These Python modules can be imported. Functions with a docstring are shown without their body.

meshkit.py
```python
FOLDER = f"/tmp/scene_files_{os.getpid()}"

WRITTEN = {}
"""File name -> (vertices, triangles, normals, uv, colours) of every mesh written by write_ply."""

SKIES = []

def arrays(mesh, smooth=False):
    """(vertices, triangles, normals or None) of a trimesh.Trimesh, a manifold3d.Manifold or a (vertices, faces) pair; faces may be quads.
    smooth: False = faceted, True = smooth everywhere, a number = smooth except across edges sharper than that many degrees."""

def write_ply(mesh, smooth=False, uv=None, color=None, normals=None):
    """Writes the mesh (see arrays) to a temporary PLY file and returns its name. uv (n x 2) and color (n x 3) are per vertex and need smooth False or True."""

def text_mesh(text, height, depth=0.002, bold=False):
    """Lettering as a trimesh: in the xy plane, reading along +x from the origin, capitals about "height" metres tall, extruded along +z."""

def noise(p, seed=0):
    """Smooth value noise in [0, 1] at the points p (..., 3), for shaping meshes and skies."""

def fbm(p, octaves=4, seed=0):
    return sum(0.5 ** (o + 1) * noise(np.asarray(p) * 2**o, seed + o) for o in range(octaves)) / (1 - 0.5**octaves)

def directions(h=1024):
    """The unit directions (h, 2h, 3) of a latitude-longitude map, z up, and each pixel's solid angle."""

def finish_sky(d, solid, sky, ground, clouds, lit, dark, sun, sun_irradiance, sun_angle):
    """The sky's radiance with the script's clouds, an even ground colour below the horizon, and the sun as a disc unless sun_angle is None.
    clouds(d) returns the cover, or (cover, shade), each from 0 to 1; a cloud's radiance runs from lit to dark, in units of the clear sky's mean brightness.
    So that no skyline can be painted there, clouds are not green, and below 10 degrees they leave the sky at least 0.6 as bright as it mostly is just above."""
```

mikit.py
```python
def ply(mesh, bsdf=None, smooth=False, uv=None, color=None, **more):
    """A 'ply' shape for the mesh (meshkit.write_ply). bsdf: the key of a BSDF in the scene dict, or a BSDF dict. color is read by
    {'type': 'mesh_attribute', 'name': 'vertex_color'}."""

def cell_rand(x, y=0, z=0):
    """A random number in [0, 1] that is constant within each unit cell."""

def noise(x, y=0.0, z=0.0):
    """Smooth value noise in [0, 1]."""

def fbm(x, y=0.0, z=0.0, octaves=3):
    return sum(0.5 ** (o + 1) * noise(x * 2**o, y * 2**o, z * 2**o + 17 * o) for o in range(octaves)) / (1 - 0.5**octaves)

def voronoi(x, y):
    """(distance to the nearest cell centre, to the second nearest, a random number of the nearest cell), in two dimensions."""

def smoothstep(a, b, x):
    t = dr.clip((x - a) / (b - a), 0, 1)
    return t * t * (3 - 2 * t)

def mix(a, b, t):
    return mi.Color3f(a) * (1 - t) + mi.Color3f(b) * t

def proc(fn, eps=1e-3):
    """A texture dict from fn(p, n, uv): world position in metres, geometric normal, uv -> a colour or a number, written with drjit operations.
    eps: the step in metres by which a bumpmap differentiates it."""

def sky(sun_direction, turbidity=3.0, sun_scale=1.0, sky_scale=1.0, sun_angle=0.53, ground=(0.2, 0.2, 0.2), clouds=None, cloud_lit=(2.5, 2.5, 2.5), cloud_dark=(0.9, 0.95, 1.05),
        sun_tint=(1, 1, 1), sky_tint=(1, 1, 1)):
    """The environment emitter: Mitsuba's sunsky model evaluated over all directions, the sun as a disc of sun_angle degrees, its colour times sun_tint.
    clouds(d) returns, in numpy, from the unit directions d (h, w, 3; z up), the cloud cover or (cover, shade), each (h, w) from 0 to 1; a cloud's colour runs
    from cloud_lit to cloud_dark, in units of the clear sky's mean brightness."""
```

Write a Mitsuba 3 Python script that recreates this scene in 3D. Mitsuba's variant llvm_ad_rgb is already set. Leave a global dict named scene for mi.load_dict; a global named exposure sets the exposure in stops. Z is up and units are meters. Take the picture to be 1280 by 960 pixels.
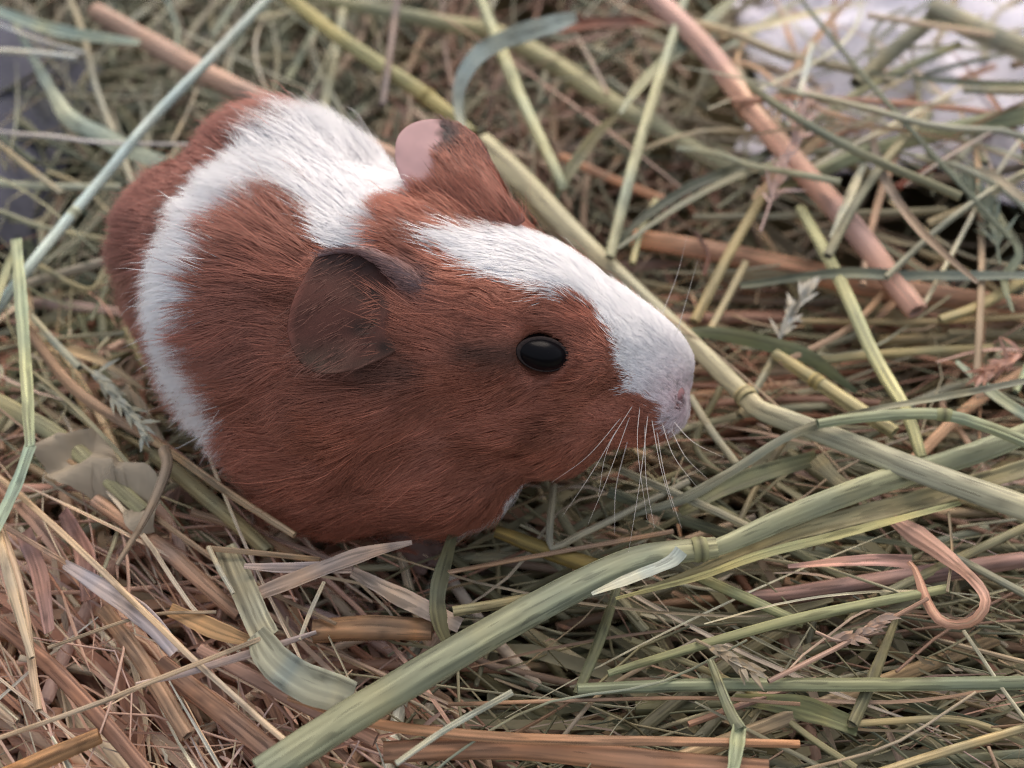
# A young tricolour guinea pig sitting in loose hay, seen close up from above.
# Everything is modelled in centimetres in world axes (z up) and written out in metres.
import math
import numpy as np
import trimesh
import mitsuba as mi
import mikit
import drjit as dr
import meshkit
from scipy.spatial import cKDTree

T = mi.ScalarTransform4f
scene, labels = {}, {}

# ------------------------------------------------------------------ camera, light, exposure
exposure = 1.85
PITCH, DIST = math.radians(50.0), 0.215
LOOK = (0.0, 0.0, 0.02)
EYE = (0.0, -DIST * math.cos(PITCH), LOOK[2] + DIST * math.sin(PITCH))
scene['camera'] = {
    'type': 'thinlens', 'fov': 48.0, 'fov_axis': 'x', 'near_clip': 0.01, 'far_clip': 20.0,
    'aperture_radius': 0.0018, 'focus_distance': 0.191,
    'to_world': T().look_at(origin=EYE, target=LOOK, up=(0, 0, 1))}
scene['daylight'] = mikit.sky((0.12, 0.68, 0.72), turbidity=3, sun_scale=0.62, sky_scale=0.62, sun_angle=50.0,
                              clouds=lambda d: 1.0, cloud_lit=(2.2, 2.33, 2.6), sun_tint=(0.93, 0.96, 1.11))

# ------------------------------------------------------------------ materials
def vc(rough, spec, **more):
    return {'type': 'twosided', 'bsdf': {'type': 'principled', 'base_color': {'type': 'mesh_attribute', 'name': 'vertex_color'},
                                         'roughness': rough, 'specular': spec, **more}}
def fibre_tone(p, n, uv):
    fine = mikit.noise(uv.x * 1.3, uv.y * 260.0)
    vein = mikit.noise(uv.x * 0.5 + 40, uv.y * 90.0)
    dirt = mikit.smoothstep(0.62, 0.75, mikit.fbm(uv.x * 1.6, uv.y * 170.0, 3.0, 2))
    return dr.clip(0.55 * fine + 0.45 * vein + 0.5 * dirt - 0.05, 0, 1)
def hay_side(scale):
    return {'type': 'principled', 'base_color': {'type': 'mesh_attribute', 'name': 'vertex_color', 'scale': scale}, 'roughness': 0.55, 'specular': 0.35}
scene['mat_hay'] = {'type': 'twosided', 'bsdf': {'type': 'blendbsdf', 'weight': mikit.proc(fibre_tone), 'light': hay_side(1.30), 'dark': hay_side(0.58)}}
scene['mat_litter'] = vc(0.55, 0.35)
scene['mat_fur'] = vc(0.55, 0.34, sheen=1.0)
scene['mat_skin'] = vc(0.6, 0.3)
scene['mat_cloth'] = vc(0.9, 0.1, sheen=0.4)
scene['mat_eye'] = {'type': 'principled', 'base_color': {'type': 'rgb', 'value': (0.006, 0.006, 0.008)}, 'roughness': 0.25, 'specular': 0.12}
def lid_tone(p, n, uv):
    return mikit.mix((0.02, 0.016, 0.016), (0.07, 0.05, 0.047), mikit.fbm(p.x * 2500, p.y * 2500, p.z * 2500))
scene['mat_lid'] = {'type': 'twosided', 'bsdf': {'type': 'principled', 'base_color': mikit.proc(lid_tone), 'roughness': 0.6, 'specular': 0.15}}
def ground_tone(p, n, uv):
    return mikit.mix((0.035, 0.03, 0.018), (0.10, 0.08, 0.045), mikit.fbm(p.x * 300, p.y * 900, p.z, 4))
scene['mat_ground'] = {'type': 'diffuse', 'reflectance': mikit.proc(ground_tone)}

def lin(c):
    c = np.asarray(c, float) / 255.0
    c = c.mean() + 0.98 * (c - c.mean())
    return np.where(c <= 0.04045, c / 12.92, ((c + 0.055) / 1.055) ** 2.4)

def ply(v, f, mat, color, normals=None, smooth=True, uv=None):
    v = np.asarray(v, float) * 0.01
    color = np.clip(np.broadcast_to(color, v.shape), 0.004, 0.92)
    if normals is None:
        return mikit.ply((v, f), 'mat_litter' if mat == 'mat_hay' and uv is None else mat, smooth=smooth, color=color, uv=uv)
    path = meshkit.write_ply((v, f), False, None, color, normals=normals)
    return {'type': 'ply', 'filename': path, 'face_normals': False, 'bsdf': {'type': 'ref', 'id': mat}}

USED = {}
def key_for(base):
    n = USED.get(base, 0)
    USED[base] = n + 1
    return base if n == 0 else f'{base}_{n:03d}'

def norm(a):
    return a / np.maximum(np.linalg.norm(a, axis=-1, keepdims=True), 1e-9)

# ------------------------------------------------------------------ ground
gx = np.linspace(-60, 60, 13)
gv = np.array([(x, y, -2.6) for y in gx for x in gx])
gf = np.array([(j * 13 + i, j * 13 + i + 1, (j + 1) * 13 + i + 1, (j + 1) * 13 + i) for j in range(12) for i in range(12)])
scene['ground'] = mikit.ply((gv * 0.01, gf), 'mat_ground')
labels['ground'] = {'label': 'dark floor under the hay', 'kind': 'structure'}

def tube(path, rad, sides=8):
    p = np.array(path, float)
    t = norm(np.gradient(p, axis=0))
    a = norm(np.cross(t, (0.13, 0.2, 0.97)))
    b = np.cross(t, a)
    ang = np.arange(sides) * 2 * np.pi / sides
    rad = np.broadcast_to(rad, (len(p),))
    v = p[:, None] + rad[:, None, None] * (np.cos(ang)[None, :, None] * a[:, None] + np.sin(ang)[None, :, None] * b[:, None])
    i, j = np.meshgrid(np.arange(len(p) - 1), np.arange(sides), indexing='ij')
    q = np.stack([i * sides + j, i * sides + (j + 1) % sides, (i + 1) * sides + (j + 1) % sides, (i + 1) * sides + j], -1).reshape(-1, 4)
    return v.reshape(-1, 3), np.vstack([q[:, [0, 1, 2]], q[:, [0, 2, 3]]])

def smooth_path(pts, n):
    p = np.array(pts, float)
    if len(p) == 2:
        return p[0] + (p[1] - p[0]) * np.linspace(0, 1, n)[:, None]
    q = np.vstack([2 * p[:1] - p[1:2], p, 2 * p[-1:] - p[-2:-1]])
    seg = np.linalg.norm(np.diff(p[:, :3], axis=0), axis=1)
    cum = np.concatenate([[0], np.cumsum(seg)])
    s = np.linspace(0, cum[-1], n)
    i = np.clip(np.searchsorted(cum, s, side='right') - 1, 0, len(p) - 2)
    w = ((s - cum[i]) / np.maximum(seg[i], 1e-9))[:, None]
    p0, p1, p2, p3 = (q[i + k] for k in range(4))
    return 0.5 * (2 * p1 + (p2 - p0) * w + (2 * p0 - 5 * p1 + 4 * p2 - p3) * w ** 2 + (3 * p1 - p0 - 3 * p2 + p3) * w ** 3)

# ------------------------------------------------------------------ guinea pig: implicit body
# centre xyz, radii xyz, yaw, nose-down pitch
PRIMS = np.array([[-5.31, 2.62, 2.11, 2.78, 2.13, 2.35, -33.05, 0.83], [-3.93, 1.63, 2.52, 2.8, 2.98, 2.87, -30.82, -0.09], [-1.76, 0.65, 2.68, 2.42, 2.98, 2.7, -28.82, 0.24], [-0.35, 0.01, 3.25, 2.59, 1.89, 2.06, -13.61, 7.54], [1.6, -0.01, 2.97, 1.75, 0.99, 1.1, -9.91, 17.38], [2.17, -0.88, 2.43, 0.79, 0.68, 0.7, -12.25, 0.01], [0.16, -0.76, 2.25, 1.66, 1.17, 1.39, -13.77, 4.95], [0.6, 0.8, 2.2, 1.6, 1.1, 1.3, -14.0, 5.0], [-1.47, -1.2, 1.54, 1.69, 1.27, 1.51, -19.24, -0.11], [-3.48, -0.66, 1.22, 2.09, 1.5, 1.72, -34.97, 1.3], [-4.31, 3.48, 3.3, 2.01, 1.36, 2.05, -30.05, -0.05]])
def prim(p, q):
    yaw, pit = math.radians(q[6]), math.radians(q[7])
    cy, sy, cp, sp = math.cos(yaw), math.sin(yaw), math.cos(pit), math.sin(pit)
    d = p - q[:3]
    x, y, z = d[..., 0] * cy + d[..., 1] * sy, -d[..., 0] * sy + d[..., 1] * cy, d[..., 2]
    x, z = x * cp - z * sp, x * sp + z * cp
    a = np.stack([x, y, z], -1) / q[3:6]
    k0, k1 = np.linalg.norm(a, axis=-1), np.linalg.norm(a / q[3:6], axis=-1)
    return k0 * (k0 - 1) / np.maximum(k1, 1e-9)

def smin(a, b, k):
    h = np.maximum(k - np.abs(a - b), 0) / k
    return np.minimum(a, b) - h * h * k * 0.25

EYE_P = np.array([0.52, -1.44, 4.46])
# forefeet, hind feet: a pad and four toes each, joined into the one body surface
FEET = []
for fx, fy, yaw, n in ((-1.9, -1.95, -40, 4), (0.2, 0.9, -20, 4), (-4.2, -1.1, -45, 3), (-2.6, 3.3, -20, 3)):
    a = math.radians(yaw)
    h, s = np.array([math.cos(a), math.sin(a), 0]), np.array([-math.sin(a), math.cos(a), 0])
    c = np.array([fx, fy, -0.1])
    FEET.append((c - 0.5 * h + (0, 0, 0.3), c + 0.1 * h, 0.42))
    for k in range(n):
        o = (k - (n - 1) / 2)
        FEET.append((c + 0.2 * h + s * o * 0.2, c + (0.75 - 0.07 * abs(o)) * h + s * o * 0.3 - (0, 0, 0.08), 0.12))
def capsule(p, a, b, r):
    t = np.clip(((p - a) @ (b - a)) / ((b - a) @ (b - a)), 0, 1)
    return np.linalg.norm(p - a - t[..., None] * (b - a), axis=-1) - r

def body_sdf(p, full=False):
    m = prim(p, PRIMS[0])
    for q in PRIMS[1:]:
        m = smin(m, prim(p, q), 0.55)
    if full:
        m = m - 0.24 * (meshkit.fbm(p * np.array([0.75, 0.75, 0.95]), 2, 33) - 0.5) * np.clip((2.2 - p[..., 0]) / 1.0, 0, 1)
        for a, b, r in FEET:
            m = smin(m, capsule(p, a, b, r), 0.12)
        m = -smin(-m, np.linalg.norm(p - EYE_P, axis=-1) - 0.40, 0.15)      # eye socket
        m = smin(m, np.linalg.norm((p - (2.60, -0.98, 2.42)) / (0.5, 0.42, 0.38), axis=-1) * 0.4 - 0.4, 0.3)   # lip
        m = -smin(-m, capsule(p, np.array([2.95, -1.02, 2.82]), np.array([2.82, -1.14, 2.70]), 0.035), 0.08)   # nostril
    return m

def grad(p, e=0.02, full=False):
    return norm(np.stack([body_sdf(p + d, full) - body_sdf(p - d, full) for d in np.eye(3) * e], -1))

def vertex_normals(v, f):
    n = np.zeros_like(v)
    c = np.cross(v[f[:, 1]] - v[f[:, 0]], v[f[:, 2]] - v[f[:, 0]])
    for k in range(3):
        np.add.at(n, f[:, k], c)
    return norm(n)

def surface_nets(fn, lo, hi, h):
    ax = [np.arange(a, b + h, h) for a, b in zip(lo, hi)]
    P = np.stack(np.meshgrid(*ax, indexing='ij'), -1)
    V = fn(P)
    n = np.array(V.shape) - 1
    corner = [V[i:i + n[0], j:j + n[1], k:k + n[2]] for i in (0, 1) for j in (0, 1) for k in (0, 1)]
    offs = [np.array((i, j, k), float) for i in (0, 1) for j in (0, 1) for k in (0, 1)]
    cnt, acc = np.zeros(n), np.zeros((*n, 3))
    for a in range(8):
        for b in range(a + 1, 8):
            if np.abs(offs[a] - offs[b]).sum() != 1:
                continue
            cross = (corner[a] < 0) != (corner[b] < 0)
            t = np.where(cross, corner[a] / np.where(cross, corner[a] - corner[b], 1), 0)
            cnt += cross
            acc += cross[..., None] * (offs[a] + t[..., None] * (offs[b] - offs[a]))
    on = cnt > 0
    idx = np.full(n, -1)
    idx[on] = np.arange(on.sum())
    verts = np.array(lo) + (np.argwhere(on) + acc[on] / cnt[on][:, None]) * h
    faces = []
    for axis in range(3):
        o = [x for x in range(3) if x != axis]
        A = np.take(V, range(0, n[axis]), axis)
        Bv = np.take(V, range(1, n[axis] + 1), axis)
        c = np.argwhere((A < 0) != (Bv < 0))
        c = c[(c[:, o[0]] > 0) & (c[:, o[1]] > 0) & (c[:, o[0]] < n[o[0]]) & (c[:, o[1]] < n[o[1]])]
        flip = A[tuple(c.T)] < 0
        e0, e1 = np.eye(3, dtype=int)[o[0]], np.eye(3, dtype=int)[o[1]]
        q = np.stack([idx[tuple((c - a).T)] for a in (e0 * 0, e0, e0 + e1, e1)], -1)
        if axis == 1:
            flip = ~flip
        q[flip] = q[flip][:, ::-1]
        faces.append(q[(q >= 0).all(1)][:, ::-1])
    q = np.vstack(faces)
    return verts, np.vstack([q[:, [0, 1, 2]], q[:, [0, 2, 3]]])

bv, bf = surface_nets(lambda p: body_sdf(p, True), (-8.4, -3.6, -0.9), (4.0, 6.8, 7.0), 0.085)
bn = grad(bv, 0.03, True)
fn_ = np.cross(bv[bf[:, 1]] - bv[bf[:, 0]], bv[bf[:, 2]] - bv[bf[:, 0]])
if (fn_ * bn[bf[:, 0]]).sum() < 0:
    bf = bf[:, ::-1]

# ------------------------------------------------------------------ coat markings, in the animal's own cylinder coordinates
AX0, AXD = np.array([-5.0, 2.6]), norm(np.array([8.0, -3.2]))
def coat_param(p):
    d = p[..., :2] - AX0
    return np.stack([d @ AXD, np.degrees(np.arctan2(d @ np.array([-AXD[1], AXD[0]]), p[..., 2] - 2.6))], -1)

BAND = [(0.25, 125), (0.6, 70), (0.95, 39.7), (0.9, 25.4), (0.7, 18.4), (0.3, 7.5), (-0.25, -8.5), (-0.15, -20.8), (-0.05, -36.6), (-0.25, -44.1), (-0.35, -53.9), (-0.35, -61.3), (-0.05, -75.6), (0.45, -81.4), (0.65, -90.9), (0.75, -103.9), (0.95, -125), (1.85, -125), (1.55, -100.4), (1.55, -87.1), (1.45, -79.8), (1.45, -72.8), (1.15, -67.2), (1.05, -61.3), (1.15, -51.8), (1.15, -44.4), (1.05, -36.9), (0.85, -31.7), (1.25, -24.6), (1.55, -20.8), (1.75, -17.0), (1.75, -12.8), (2.15, -17.1), (2.55, -26.4), (2.7, -34.1), (2.9, -33.4), (3.2, -28.6), (3.4, -24.4), (3.6, -18.4), (3.3, -14.0), (3.35, -8.2), (3.35, -1.9), (4.15, 3.4), (4.05, 14.9), (3.55, 26.3), (3.0, 40), (1.95, 60), (2.05, 110), (2.05, 125)]
BLAZE = [(4.2, -17.0), (4.6, -19.2), (5.0, -21.0), (5.3, -20.0), (5.7, -21.8), (6.2, -20.1), (6.7, -18.5), (6.9, -15.8), (7.2, -18.3), (7.55, -25.2), (7.75, -36.3), (7.9, -42.2), (7.85, -49.6), (8.0, -58), (8.3, -62.1), (8.55, -69), (8.72, -95.7), (8.82, -118), (8.8, -179.9), (10, -179.9), (10, 179.9), (8.6, 179.9), (8.4, 120), (8.2, 60), (7.8, 36), (7.2, 28), (6.6, 21), (6.0, 14), (5.4, 4), (4.9, -6), (4.4, -12.8)]
TUFT = [(5.85, -128), (6.0, -118), (6.3, -115.5), (6.6, -118), (6.7, -128)]
def inside(q, poly):
    poly = np.array(poly, float)
    x, y = q[..., 0], q[..., 1]
    odd = np.zeros(x.shape, bool)
    for (x0, y0), (x1, y1) in zip(poly, np.roll(poly, -1, 0)):
        c = ((y0 > y) != (y1 > y)) & (x < (x1 - x0) * (y - y0) / (y1 - y0 + 1e-12) + x0)
        odd ^= c
    return odd

def patch(p):
    """0 chestnut, 1 white band, 2 blaze, 3 chest tuft"""
    w = np.stack([meshkit.fbm(p * 2.6, 3, 5), meshkit.fbm(p * 2.6, 3, 9)], -1) - 0.5
    q = coat_param(p) + w * np.array([0.34, 7.0]) + np.random.default_rng(len(p)).normal(0, 1, (len(p), 2)) * np.array([0.05, 1.3])
    out = np.zeros(len(p), int)
    out[inside(q, BAND)] = 1
    out[inside(q, BLAZE)] = 2
    out[inside(q, TUFT)] = 3
    out[np.linalg.norm(p - (-3.3, 1.55, 5.2), axis=1) < 0.11] = 0
    return out

CHEST = np.array([0.355, 0.132, 0.088])
WHITE = np.array([0.90, 0.90, 0.92])
def segment_dist(p, a, b):
    a, b = np.array(a), np.array(b)
    t = np.clip((p - a) @ (b - a) / ((b - a) @ (b - a)), 0, 1)
    return np.linalg.norm(p - a - t[:, None] * (b - a), axis=1)

def coat_color(p, kind, rng):
    s, phi = coat_param(p).T
    v = meshkit.fbm(p * 1.3, 3, 21) - 0.5
    c = CHEST * (1 + 1.0 * v[:, None]) * (1 + 0.5 * (meshkit.fbm(p * 4.5, 2, 22)[:, None] - 0.5)) * rng.uniform(0.87, 1.13, (len(p), 1))
    c = c * np.where(rng.random((len(p), 1)) < 0.05, 1.7, 1.0)
    duller = np.clip((3.2 - s) / 3, 0, 1)[:, None]                        # shoulder and rump are greyer, the cheeks redder
    c = c * (1 - duller) + duller * c * np.array([1.05, 1.22, 1.42])
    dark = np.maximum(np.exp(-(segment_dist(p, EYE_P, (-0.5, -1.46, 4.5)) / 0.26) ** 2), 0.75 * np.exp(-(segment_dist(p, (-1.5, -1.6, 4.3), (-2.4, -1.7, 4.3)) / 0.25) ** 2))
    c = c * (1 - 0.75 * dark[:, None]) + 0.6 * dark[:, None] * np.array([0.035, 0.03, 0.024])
    bald = np.exp(-(segment_dist(p, (-1.75, -0.42, 5.2), (-1.25, -0.6, 5.1)) / 0.3) ** 2)[:, None]
    c = c * (1 - 0.75 * bald) + 0.75 * bald * np.array([0.17, 0.115, 0.12])
    w = WHITE * rng.uniform(0.92, 1.04, (len(p), 1))
    pink = np.exp(-(np.linalg.norm(p - (2.93, -1.05, 2.75), axis=1) / 0.68) ** 2)[:, None]
    w = w * (1 - 0.6 * pink) + 0.6 * pink * np.array([0.70, 0.48, 0.53])
    lips = np.minimum(segment_dist(p, (2.90, -1.10, 2.72), (2.78, -1.28, 2.62)), segment_dist(p, (2.78, -1.28, 2.62), (2.55, -1.46, 2.52)))
    w = w * (1 - 0.6 * np.exp(-(lips / 0.06) ** 2))[:, None]
    speck = (meshkit.noise(p * 14.0, 88) > 0.72)[:, None] * np.clip(pink * 1.6, 0, 1)
    w = w * (1 - 0.35 * speck)
    return np.where((kind > 0)[:, None], w, c)

rng = np.random.default_rng(7)
bk = patch(bv)
bc = coat_color(bv, bk, np.random.default_rng(1)) * 0.75
feet_near = np.min([capsule(bv, a, b, r) for a, b, r in FEET], axis=0) < 0.05
bc[feet_near] = np.array([0.20, 0.13, 0.115])
nostril = np.linalg.norm(bv - (2.93, -1.06, 2.79), axis=1)
bc = np.where((nostril < 0.15)[:, None], np.array([0.16, 0.06, 0.06]), bc)
PIG = 'guinea_pig'
scene[PIG + '__body'] = ply(bv, bf, 'mat_skin', bc, normals=bn)
labels[PIG] = {'label': 'chestnut and white young guinea pig sitting in the hay, head turned right', 'category': 'guinea pig'}

VIEWISH = norm(np.array([0.05, -0.6, 0.75]))
def petal(outline, centre, bulge, thick, n_o=96, n_r=22):
    o = np.array(outline)
    t = np.linspace(0, len(o), n_o, endpoint=False)
    i, w = t.astype(int), (t % 1)[:, None]
    p0, p1, p2, p3 = (o[(i + k) % len(o)] for k in (-1, 0, 1, 2))
    o = 0.5 * (2 * p1 + (p2 - p0) * w + (2 * p0 - 5 * p1 + 4 * p2 - p3) * w ** 2 + (3 * p1 - p0 - 3 * p2 + p3) * w ** 3)
    nd = np.linalg.svd(o - o.mean(0))[2][2]
    nd = nd if nd @ VIEWISH > 0 else -nd
    r = (np.arange(1, n_r + 1) / n_r) ** 0.8
    c = np.array(centre)
    front = c + (o[None] - c) * r[:, None, None] + nd * (bulge * (1 - r ** 2))[:, None, None]
    front = front + nd * (0.05 * (meshkit.fbm(front * 2.5, 2, 8) - 0.5) * (r < 1)[:, None])[..., None]
    rim = 0.5 * thick * (1 - (1 - r[:, None, None] ** 8)) * nd
    back = front - nd * thick * (1 - 0.6 * r[:, None, None] ** 6)
    rounder = front[-1] + (o - c) / np.linalg.norm(o - c, axis=1, keepdims=True) * thick * 0.4 - nd * thick * 0.2
    rings = np.concatenate([front, rounder[None], back[::-1]])
    m = len(rings)
    V = np.vstack([rings.reshape(-1, 3), c + nd * bulge, c + nd * (bulge - thick)])
    F = []
    j = np.arange(n_o)
    for k in range(m - 1):
        a, b = k * n_o + j, k * n_o + (j + 1) % n_o
        F += [np.stack([a, b, b + n_o], 1), np.stack([a, b + n_o, a + n_o], 1)]
    F.append(np.stack([np.full(n_o, m * n_o), (j + 1) % n_o, j], 1))
    e = (m - 1) * n_o
    F.append(np.stack([np.full(n_o, m * n_o + 1), e + j, e + (j + 1) % n_o], 1))
    return V, np.vstack(F), nd, r

NEAR_EAR = [[-3.14, -0.1, 5.42], [-2.94, -0.07, 5.46], [-2.64, -0.07, 5.48], [-2.32, -0.13, 5.46], [-2.09, -0.23, 5.36], [-1.86, -0.4, 5.2], [-1.67, -0.71, 4.98], [-1.62, -1.04, 4.75], [-1.74, -1.34, 4.64], [-1.93, -1.55, 4.63], [-2.17, -1.73, 4.64], [-2.47, -1.87, 4.62], [-2.79, -1.97, 4.63], [-3.14, -1.88, 4.56], [-3.4, -1.66, 4.58], [-3.57, -1.38, 4.75], [-3.6, -1.14, 4.92], [-3.52, -0.84, 5.11], [-3.35, -0.48, 5.29]]
FOLD = [[-3.17, -0.13, 5.41], [-2.81, -0.1, 5.49], [-2.4, -0.2, 5.55], [-2.05, -0.32, 5.45], [-1.67, -0.46, 5.15], [-1.19, -0.64, 4.72]]
FAR_EAR = [[-1.82, 1.55, 5.49], [-1.97, 1.86, 5.61], [-2.02, 2.2, 5.74], [-1.98, 2.46, 5.83], [-1.83, 2.65, 5.89], [-1.62, 2.76, 5.92], [-1.34, 2.81, 5.92], [-1.03, 2.76, 5.89], [-0.7, 2.6, 5.81], [-0.48, 2.32, 5.7], [-0.28, 1.86, 5.52], [0.0, 1.3, 5.33], [0.2, 0.95, 5.22], [-0.27, 0.8, 5.18], [-0.89, 0.94, 5.24], [-1.51, 1.21, 5.35]]
# ------------------------------------------------------------------ fur
def flow_at(p, n):
    s, phi = coat_param(p).T
    yaw = np.radians(np.interp(s, [-2, 3, 6], [-33, -24, -13]))
    back = -np.stack([np.cos(yaw), np.sin(yaw), np.zeros_like(yaw)], -1)
    side = np.clip(np.abs(np.sin(np.radians(phi))), 0, 1)
    drop = np.interp(s, [-2, 2, 5, 8], [0.55, 0.5, 0.35, 0.05]) * side + 0.25 * (np.abs(phi) > 85)
    d = back - drop[:, None] * np.array([0, 0, 1.0])
    d = norm(d - (d * n).sum(-1, keepdims=True) * n)
    a = (meshkit.fbm(p * 0.8, 3, 3) - 0.5) * 1.5
    a = a + (meshkit.fbm(p * 2.6, 2, 13) - 0.5) * 1.1
    b = np.cross(n, d)
    return d * np.cos(a)[:, None] + b * np.sin(a)[:, None]

def ribbons(p, n, d, L, lift, width, color, rng, pinch=0.5, clumps=9000):
    """Hairs as tapering three-segment ribbons; tips are drawn together into locks."""
    N = len(p)
    a = rng.normal(0, 0.13, N)
    d = d * np.cos(a)[:, None] + np.cross(n, d) * np.sin(a)[:, None]
    stray = rng.random(N) < 0.015
    L = (L * rng.uniform(0.5, 1.35, N) * np.where(stray, 1.2, 1))[:, None]
    lf = (lift * rng.uniform(0.5, 1.6, N) * np.where(stray, 2.4, 1))[:, None]
    q0 = p - 0.02 * n
    q1 = p + L * 0.38 * norm(d + n * lf)
    q2 = q1 + L * 0.34 * norm(d + n * lf * 0.35)
    q3 = q2 + L * 0.28 * norm(d - n * lf * 0.2)
    if clumps:
        pick = rng.choice(N, min(clumps, N // 6), replace=False)
        c = pick[cKDTree(p[pick]).query(p)[1]]
        k = (pinch * rng.uniform(0.3, 1.0, N) * ~stray)[:, None]
        q1, q2, q3 = q1 + 0.25 * k * (q1[c] - q1), q2 + 0.65 * k * (q2[c] - q2), q3 + k * (q3[c] - q3)
    roll = rng.uniform(-1.0, 1.0, N)[:, None]
    side = norm(np.cross(d, n)) * np.cos(roll) + n * np.sin(roll)
    w = (width * rng.uniform(0.7, 1.3, N))[:, None] / 2 * side
    v = np.stack([q0 - w, q0 + w, q1 - w, q1 + w, q2 - 0.75 * w, q2 + 0.75 * w, q3], 1)
    f = np.array([(0, 1, 3), (0, 3, 2), (2, 3, 5), (2, 5, 4), (4, 5, 6)])
    tuft = np.stack([meshkit.fbm(p * 1.9, 2, k) for k in (81, 82, 83)], -1) - 0.5
    nn = norm(n + 0.10 * rng.normal(0, 1, (N, 3)) + 1.0 * tuft)
    nv = np.repeat(nn[:, None], 7, 1)
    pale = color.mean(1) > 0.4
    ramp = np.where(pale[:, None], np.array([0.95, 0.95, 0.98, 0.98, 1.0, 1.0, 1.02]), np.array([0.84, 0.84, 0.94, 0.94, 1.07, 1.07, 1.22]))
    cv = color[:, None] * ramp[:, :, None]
    return v.reshape(-1, 3), (f[None] + 7 * np.arange(N)[:, None, None]).reshape(-1, 3), nv.reshape(-1, 3), cv.reshape(-1, 3)

def sample(v, f, n, N, rng, weight=None):
    t = v[f]
    area = np.linalg.norm(np.cross(t[:, 1] - t[:, 0], t[:, 2] - t[:, 0]), axis=1)
    if weight is not None:
        area = area * weight(t.mean(1))
    i = rng.choice(len(f), N, p=area / area.sum())
    r = np.sqrt(rng.random((N, 1)))
    u = rng.random((N, 1))
    w = np.hstack([1 - r, r * (1 - u), r * u])
    return (t[i] * w[..., None]).sum(1), norm((n[f[i]] * w[..., None]).sum(1))

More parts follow.
